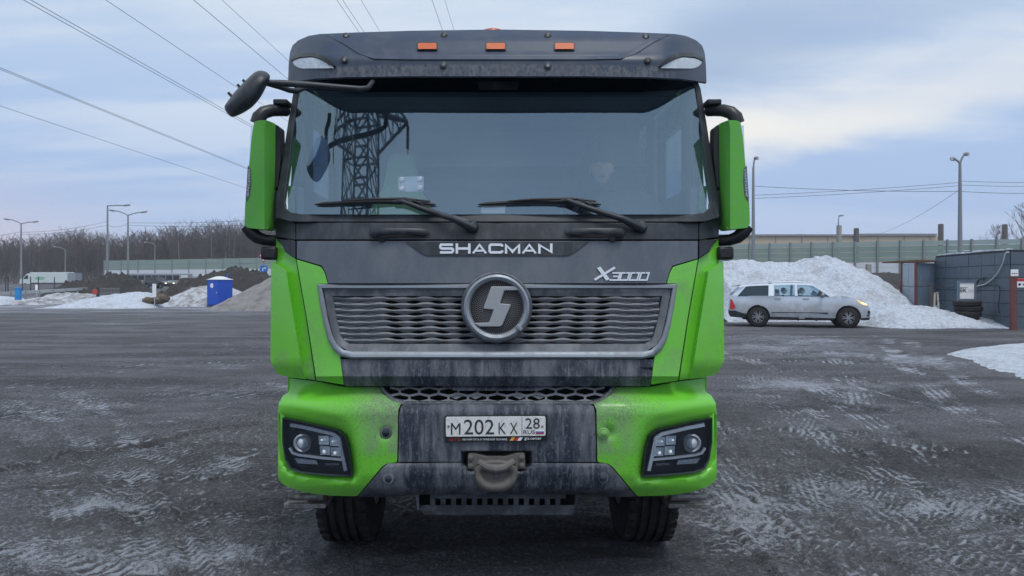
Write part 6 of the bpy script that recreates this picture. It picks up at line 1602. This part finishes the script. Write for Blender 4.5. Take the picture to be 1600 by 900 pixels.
def small_car(name, label, m, px, d, facing, lit):
    C = thing(name, label, 'car', (0, 0, 0))
    wf = lambda l, z: .88-.04*((l-2.2)/2.2)**4-(.45*(z-.95) if z > .95 else 0)
    low = [(0, .45), (.02, .85), (.15, 1.0), (.9, 1.02), (3.2, .98), (3.9, .88), (4.3, .74), (4.38, .5), (4.3, .28)]
    shell('body', low+list(reversed(arch(3.55, .42, .30)))+[(3.1, .26), (1.3, .26)]+list(reversed(arch(.85, .42, .30)))+[(.3, .34)], wf, m, C, .2)
    shell('glasshouse', [(.18, 1.005), (.55, 1.42), (1.2, 1.52), (2.1, 1.52), (3.1, .985), (.9, 1.02)], lambda l, z: wf(l, z)-.02, M['pane_dark'] if False else M['black_clean'], C, .2)
    shell('roof', [(.5, 1.415), (1.2, 1.515), (2.1, 1.515), (2.2, 1.50), (2.1, 1.545), (1.2, 1.55), (.5, 1.45)], lambda l, z: wf(l, z)-.005, m, C, .3)
    for l in (.85, 3.55):
        for y in (-.76, .76): car_wheel(C, l, y, .32, .10, 5)
    for s in (-1, 1):
        mb = MB(); mb.ellipsoid((4.28, s*.62, .68), (.10, .17, .085), None, 12, 8); obj('headlamp', mb, M['headlight_on'] if lit else M['clear_lens'], C, 60)
        mb = MB(); mb.box(-.02, .04, *sorted((s*.55, s*.80)), .72, .88); obj('tail_lamp', mb, M['tail_red'], C)
    x = pos(px, d); C.location = (x, d, gzs(x, d)+.05); C.rotation_euler = (0, 0, facing)
small_car('car', 'black car with lit headlamps driving on the left behind the snow', M['car_black'], 232, 101, R(-28), True)
small_car('car', 'reddish car partly hidden behind the black earth heap', M['car_red'], 283, 112, R(-25), False)
def lorry():
    L = thing('lorry', 'pale box lorry parked on the road below the wood at far left', 'lorry', (0, 0, 0))
    mb = MB(); mb.box(1.9, 8.3, -1.2, 1.2, .95, 3.15); obj('cargo_box', mb, M['car_white'], L, bevel=.05)
    mb = MB(); mb.prism([(0, .6), (1.85, .6), (1.85, 2.9), (1.3, 2.85), (.7, 2.1), (.05, 1.6)], lambda l, z, t: (l, t, z), -1.1, 1.1); cb = obj('cab', mb, M['car_white'], L, bevel=.04)
    mb = MB(); mb.prism([(.62, 1.75), (1.5, 1.75), (1.5, 2.5), (1.15, 2.5)], lambda l, z, t: (l, t, z), -1.115, 1.115); obj('cab_window', mb, M['black_clean'], cb, 0)
    mb = MB(); mb.box(.3, 8.2, -1.0, 1.0, .55, .9); obj('chassis', mb, M['black'], L)
    mb = MB(); mb.ellipsoid((3.6, -1.203, 1.9), (.9, .01, .35)); obj('box_emblem', mb, mk('faded_green_print', (.25, .48, .36), .5), L, 60)
    for l in (1.0, 6.6, 7.7):
        for y in (-1.0, 1.0): car_wheel(L, l, y, .45, .14, 5)
    d = 128; x = pos(36, d); L.location = (x, d, gzs(x, d)+.05); L.scale = (1, .9, .83)
    mb = MB(); mb.box(8.35, 9.6, -1.1, 1.1, 1.0, 3.0); obj('tail_lift', mb, M['bus_grey'], L)
lorry()
def bus():
    B = thing('bus', 'long grey bus passing before the left sound barrier', 'bus', (0, 0, 0))
    mb = MB(); mb.box(0, 10.6, -1.2, 1.2, .35, 2.55); obj('body', mb, M['bus_grey'], B, bevel=.18)
    mb = MB(); mb.box(9.3, 10.58, -1.21, 1.21, .5, 2.3); obj('front', mb, M['car_white'], B, bevel=.15)
    for k in range(7):
        mb = MB(); mb.box(.5+1.25*k, 1.6+1.25*k, -1.213, 1.213, 1.3, 2.15); obj('window', mb, M['black_clean'], B)
    for l in (2.0, 8.3):
        for y in (-1.05, 1.05): car_wheel(B, l, y, .45, .14, 5)
    d = 134; x = pos(206, d); B.location = (x, d, gzs(x, d)+.05)
bus()

# =================================================================== LEFT-HAND SIDE
def toilet():
    d = 53.5; x = pos(343.5, d); T = thing('toilet_cabin', 'bright blue portable toilet cabin with white roof by the snow heap', 'toilet', (0, 0, 0))
    mB = mk('blue_cabin_plastic', (.012, .085, .52), .45, var=.06); mW = mk('white_cabin_roof', (.66, .70, .72), .5); w = .60; h = 1.92
    for k in range(4):
        rot = Matrix.Rotation(k*math.pi/2, 3, 'Z')
        def bx(*a):
            q = MB(); q.box(*a); q.v = [tuple(rot@Vector(v)) for v in q.v]; return q
        wl = obj('wall', bx(-w+.04, w-.04, -w, -w+.04, .10, h), mB, T)
        if k == 0:
            dr = obj('door', bx(-w+.10, w-.10, -w-.025, -w-.002, .16, h-.10), mB, T, bevel=.01)
            obj('door_handle', bx(w-.22, w-.16, -w-.05, -w-.026, .95, 1.10), M['white_dim'], dr)
            q = MB(); q.lathe([(.0, .0), (.17, .0), (.16, .008), (0, .010)], (-.10, -w-.026, 1.52), (0, -1, 0), 18); q.v = [tuple(rot@Vector(v)) for v in q.v]; obj('door_emblem', q, M['white'], dr)
        else:
            for j in range(4): obj('wall_rib', bx(-w+.10+.26*j, -w+.24+.26*j, -w-.018, -w-.002, .2, h-.12), mB, T, bevel=.008)
        obj('corner_post', bx(-w-.01, -w+.035, -w-.01, -w+.035, .06, h+.02), mB, T)
    q = MB(); q.box(-w-.02, w+.02, -w-.02, w+.02, 0, .10); obj('base', q, M['black'], T)
    q = MB(); vs = []; N = 9
    for j in range(N):
        for i in range(N):
            a = -1+2*i/(N-1); b = -1+2*j/(N-1); vs.append((a*(w+.05), b*(w+.05), h+.04+.24*(1-abs(a)**2.4)*(1-abs(b)**2.4)))
    q.add(vs, [(j*N+i, j*N+i+1, (j+1)*N+i+1, (j+1)*N+i) for j in range(N-1) for i in range(N-1)]); q.box(-w-.05, w+.05, -w-.05, w+.05, h+.02, h+.039); obj('roof', q, mW, T, 50)
    q = MB(); q.tube([(.35, .35, h+.1), (.35, .35, h+.5)], .05, 8); obj('vent_pipe', q, mB, T)
    T.location = (x, d, gzs(x, d)+.05); T.rotation_euler = (0, 0, R(-45+16))
toilet()
def guard_rail():
    G = thing('guard_rail', 'pale steel guard rail crossing the dirty snow on the far left', 'guard rail', (pos(90, 70), 70, 0))
    A = Vector((pos(-60, 64), 64, 0)); B = Vector((pos(190, 84), 84, 0)); n = 12; P = []
    for k in range(n+1):
        p = A.lerp(B, k/n); z = zat(461.5-14.5*k/n, p.y); P.append(Vector((p.x, p.y, z)))
    prof = [(-.15, 0), (-.10, .05), (-.05, .05), (0, 0), (.05, .05), (.10, .05), (.15, 0)]
    vs = [(p.x, p.y-o, p.z+zz) for p in P for zz, o in prof]; m = len(prof)
    mb = MB(); mb.add(vs, [(k*m+i, (k+1)*m+i, (k+1)*m+i+1, k*m+i+1) for k in range(n) for i in range(m-1)]); obj('rail', mb, mk('rail_steel', (.42, .44, .46), .5, metal=.3), G, 20)
    for p in P:
        mb = MB(); mb.box(p.x-.06, p.x+.06, p.y+.01, p.y+.12, gzs(p.x, p.y)-.2, p.z+.1); obj('post', mb, M['lamp_steel'], G, 0)
guard_rail()
for k, (px, t, d) in enumerate(((9, 432, 84), (12.5, 432.5, 86), (35, 432, 86), (48, 432, 88), (60, 432.5, 90), (85, 432.5, 92))):
    x = pos(px, d); mb = MB(); mb.tube([(x, d, gzs(x, d)-.2), (x, d, zat(t, d))], .06, 6)
    solo('fence_post', mb, M['cable'], (x, d, gzs(x, d)), ('leftmost thin black post of a close pair left of the lorry', 'right hand thin black post of the close pair left of the lorry', 'thin black post standing before the lorry nose by the twin lamp', 'thin black post before the front of the lorry box', 'thin black post before the middle of the lorry box', 'rightmost thin black post, before the rear half of the lorry box')[k], 'post', 'black fence posts on the left bank')
def blue_box():
    d = 58; x = pos(28.5, d); z = gzs(x, d); B = thing('blue_box', 'bright blue upright plastic box between snow heaps at far left', 'box', (x, d, z)); m = mk('cyan_blue_plastic', (.02, .26, .62), .45)
    zt = zat(449, d); mb = MB(); mb.box(x-.19, x+.19, d-.16, d+.16, zat(468.5, d), zt-.12); obj('body', mb, m, B, bevel=.02)
    mb = MB(); mb.box(x-.21, x+.21, d-.18, d+.18, zt-.118, zt); obj('lid', mb, m, B, bevel=.02)
    mb = MB(); mb.box(x-.12, x+.12, d-.172, d-.161, zat(464, d), zat(456, d)); obj('front_panel', mb, m, B)
blue_box()
def marker(px, t, b, d, w, label):
    x = pos(px, d); z = zat(b, d); P = thing('marker_post', label, 'marker', (x, d, z)); ww = w*d/FPX/2
    mb = MB(); mb.tube([(x, d, z-.2), (x, d, zat(t, d)-.05)], .03, 6); obj('stake', mb, M['white_dim'], P)
    mb = MB(); mb.box(x-ww, x+ww, d-.05, d-.031, z+(zat(t, d)-z)*.45, zat(t, d)); obj('plate', mb, M['white'], P, bevel=.01)
marker(57.5, 445, 460, 62, 4, 'small white plate on a stake above the dirty snow ridge')
marker(241.5, 443.5, 481, 51, 6, 'tall white marker post in front of the brown lumps')
d = 62; x = pos(148.5, d); mb = MB(); mb.lathe([(.16, 0), (.19, .03), (.19, .36), (.15, .40), (.05, .41)], (x, d, zat(460, d)), (0, 0, 1), 16); solo('barrel', mb, mk('red_plastic', (.55, .06, .04), .5), (x, d, zat(460, d)), 'small red barrel beside the low railing on the left', 'barrel')
def railing():
    d = 66; Rr = thing('railing', 'low dark railing with thin bars right of the red barrel', 'railing', (pos(168, d), d, .1)); zb, zt = zat(459, d), zat(450, d); x0, x1 = pos(153, d), pos(187, d)
    mb = MB(); mb.box(x0-.1, x0+.1, d-.1, d+.1, zb-.3, zt+.05); obj('end_post', mb, M['cable'], Rr)
    for z in (zb+.05, zt-.03):
        mb = MB(); mb.tube([(x0, d, z), (x1, d, z)], .025, 6); obj('rail', mb, M['lamp_steel'], Rr)
    for k in range(15):
        xx = x0+(x1-x0)*(k+.5)/15; mb = MB(); mb.tube([(xx, d, zb-.2), (xx, d, zt)], .018, 5); obj('bar', mb, M['lamp_steel'], Rr)
railing()
def road_sign():
    d = 72; x = pos(412.5, d); S = thing('road_sign', 'round blue arrow sign under a red and white triangle beside the truck', 'road sign', (x, d, 0))
    mb = MB(); mb.tube([(x, d, 0), (x, d, zat(398, d))], .04, 8); obj('post', mb, M['lamp_steel'], S)
    c = (x, d-.05, zat(420.5, d)); mb = MB(); mb.lathe([(.40, 0), (.40, .02), (0, .022)], c, (0, -1, 0), 28); dn = obj('round_plate', mb, mk('sign_blue', (.02, .17, .55), .4), S)
    mb = MB(); mb.prism(stroke([(-.10, -.2), (-.10, .06), (.02, .1), (.12, .1)], .075), lambda a, b, t: (c[0]+a, c[1]-.024+t, c[2]+b), -.006, 0); mb.add([(c[0]+.10, c[1]-.030, c[2]+.22), (c[0]+.10, c[1]-.030, c[2]-.02), (c[0]+.24, c[1]-.030, c[2]+.1)], [(0, 1, 2)]); obj('arrow', mb, M['white'], dn, 0)
    tz = zat(404, d); P = [(-.52, .42), (.42, .42), (-.05, -.42)]
    mb = MB(); mb.prism(P, lambda a, b, t: (x+a, d-.05+t, tz+b), -.02, 0); tr = obj('triangle_plate', mb, M['red'], S, 0)
    mb = MB(); mb.prism([(a*.72-.012, b*.72+.04) for a, b in P], lambda a, b, t: (x+a, d-.075+t, tz+b), -.004, 0); obj('triangle_face', mb, M['white'], tr, 0)
road_sign()

# =================================================================== TREES
M['bark'] = mk('grey_bark', (.12, .105, .095), .95, var=.3, vscale=3)
M['birch'] = mk('birch_bark', (.34, .33, .32), .85, var=.2, vscale=2, dirt=[dict(col=(.06, .055, .05), amt=.9, scale=3, lo=.56, hi=.62, stretch=(.4, .4, 2.5))])
M['twig'] = mk('purple_brown_twigs', (.105, .082, .080), .95, var=.3, vscale=.4)
def tree_mbs(h, seed, dens=1.0, spread=.24, tw=.028):
    rs = random.Random(seed); tr = MB(); cr = MB(); P = []; x = y = 0
    for k in range(9):
        P.append((x, y, h*.93*k/8)); x += rs.uniform(-.012, .012)*h; y += rs.uniform(-.012, .012)*h
    r0 = h*.011+.03; tr.tube(P, [r0*(1-.88*k/8) for k in range(9)], 6)
    def at(q):
        f = q*8; i = min(7, int(f)); return Vector(P[i]).lerp(Vector(P[i+1]), f-i)
    nb = int(26*dens)
    for b in range(nb):
        q = .28+.70*(b+rs.random())/nb; s = at(q); g = rs.uniform(0, 6.283); L = h*spread*(1.15-q)*rs.uniform(.7, 1.3)+h*.04
        up = rs.uniform(.5, 1.3); d = Vector((math.cos(g), math.sin(g), up)).normalized(); pts = [s]
        for k in range(4):
            d = (d+Vector((rs.uniform(-.22, .22), rs.uniform(-.22, .22), .10))).normalized(); pts.append(pts[-1]+d*L/4)
        rb = r0*(1-q)*.45+.018; cr.tube(pts, [rb, rb*.8, rb*.6, rb*.45, .012], 4, caps=False)
        for t in range(int(7*dens)):
            k = rs.randint(1, 3); a = pts[k].lerp(pts[k+1], rs.random()); dd = (d+Vector((rs.uniform(-1, 1), rs.uniform(-1, 1), rs.uniform(-.2, .9)))).normalized(); l2 = L*rs.uniform(.22, .5)
            m_ = a+dd*l2*.5+Vector((rs.uniform(-.06, .06), rs.uniform(-.06, .06), .05))*l2; e = a+dd*l2+Vector((0, 0, .12))*l2; cr.tube([a, m_, e], [tw, tw*.8, tw*.5], 3, caps=False)
            for u in range(2):
                f = m_.lerp(e, rs.random()); d3 = (dd+Vector((rs.uniform(-.9, .9), rs.uniform(-.9, .9), rs.uniform(-.2, .7)))).normalized(); cr.tube([f, f+d3*l2*.5], [tw*.7, tw*.4], 3, caps=False)
    return tr, cr
def forest():
    G = 'bare trees at the edge of the wood'
    protos = []
    for k in range(6):
        birch = k in (1, 4); h = (14.5, 15.5, 13.0, 14.0, 16.0, 12.0)[k]
        t, c = tree_mbs(h, 40+k, 1.35, .21, .024)
        nm = 'birch_tree' if birch else 'bare_tree'; T = thing(nm, 'slender white stemmed birch at the edge of the bare wood on the left' if birch else 'leafless grey brown tree in the wood along the left skyline', 'tree', (0, 0, 0), 'birches at the edge of the wood' if birch else G)
        obj('trunk', t, M['birch'] if birch else M['bark'], T, 60, fix=False); obj('crown', c, M['twig'], T, 60, fix=False)
        protos.append(T)
    skyl = [(-60, 372), (0, 372), (40, 370), (80, 366), (110, 357), (140, 362), (165, 366), (200, 364), (230, 361), (262, 354), (300, 350), (340, 349), (380, 346), (420, 346), (480, 348), (560, 352)]
    rs = random.Random(3); used = set()
    for k in range(150):
        px = -70+620*(k+rs.random())/150; d = rs.choice((182, 190, 200, 212)); x = pos(px, d); zb = gzs(x, d)-.2
        i = rs.choice((0, 0, 1, 2, 3, 3, 4, 5, 2, 5)) if d < 195 else rs.choice((0, 2, 3, 5)); h0 = (14.5, 15.5, 13.0, 14.0, 16.0, 12.0)[i]
        want = zat(tab(skyl, px)+rs.uniform(-2, 12)+(9 if d < 195 else 0), d)-zb; s = want/h0
        T = protos[i] if i not in used else dup(protos[i], (0, 0, 0)); used.add(i)
        T.location = (x, d, zb); T.rotation_euler = (0, 0, rs.uniform(0, 6.28)); T.scale = (s*rs.uniform(.85, 1.1),)*2+(s,)
    # the mass of stems and twigs behind them: one thicket
    mb = MB()
    for k in range(1300):
        px = -90+660*rs.random(); d = rs.uniform(215, 262); x = pos(px, d); zb = gzs(x, d)-.3; want = zat(tab(skyl, px)+rs.uniform(2, 26), d)-zb
        mb.tube([(x, d, zb), (x+rs.uniform(-.4, .4), d, zb+want*.5), (x+rs.uniform(-.8, .8), d, zb+want)], [.16, .10, .02], 3, caps=False)
        for b in range(16):
            q = rs.uniform(.25, 1.0); s = Vector((x, d, zb+want*q)); g = rs.uniform(0, 6.28); L = want*.16*rs.uniform(.5, 1.3); dd = Vector((math.cos(g), math.sin(g), rs.uniform(.4, 1.4))).normalized(); e = s+dd*L
            mb.tube([s, e], [.05, .02], 3, caps=False)
            for u in range(2):
                f = s.lerp(e, rs.uniform(.3, 1)); d3 = (dd+Vector((rs.uniform(-.8, .8), rs.uniform(-.8, .8), .3))).normalized(); mb.tube([f, f+d3*L*.6], [.035, .015], 3, caps=False)
    o = obj('thicket', mb, M['twig'], None, 0, fix=False); o['kind'] = 'stuff'
    mb = MB(); N = 70; vs = []
    for k in range(N):
        px = -140+760*k/(N-1); x = pos(px, 268); z = zat(tab(skyl, px)+20+3*math.sin(k*1.3)+2*math.sin(k*3.1), 268); vs += [(x, 266+1.5*math.sin(k*2.1), 0), (x, 268+1.5*math.sin(k*1.7), z*.6), (x, 275, z), (x, 300, z*.9)]
    mb.add(vs, [(k*4+j, (k+1)*4+j, (k+1)*4+j+1, k*4+j+1) for k in range(N-1) for j in range(3)])
    o = obj('wooded_hill', mb, mk('wood_mass', (.085, .070, .070), .95, var=.35, vscale=.25, bump=(1, .6, 1.0)), None, 60); o['kind'] = 'structure'
    for px, d, h_, sd, lb in ((1612, 110, 11.6, 71, 'spreading bare tree leaning in from the right edge of the sky'), (1556, 125, 9.6, 72, 'faint low bare tree left of the dark stub post at far right')):
        t, c = tree_mbs(h_, sd, 1.0, .42, .022); x = pos(px, d); zb = 2.2; T = thing('bare_tree', lb, 'tree', (0, 0, 0)); obj('trunk', t, M['bark'], T, 60, fix=False); obj('crown', c, M['twig'], T, 60, fix=False); T.location = (x, d, zb)
forest()

# =================================================================== THE AIR
def haze():
    mb = MB(); mb.box(-300, 300, -62, 345, -1.2, 47); o = obj('haze', mb, [], None, 0); o['kind'] = 'stuff'
    m = bpy.data.materials.new('haze'); m.use_nodes = True; t = NT(m.node_tree); t.n.clear(); out = t.new('ShaderNodeOutputMaterial')
    v = t.new('ShaderNodeVolumePrincipled'); v.inputs['Color'].default_value = (.88, .92, 1, 1); v.inputs['Density'].default_value = .0006; v.inputs['Anisotropy'].default_value = .2
    t.l.new(v.outputs[0], out.inputs['Volume']); o.data.materials.append(m)
haze()
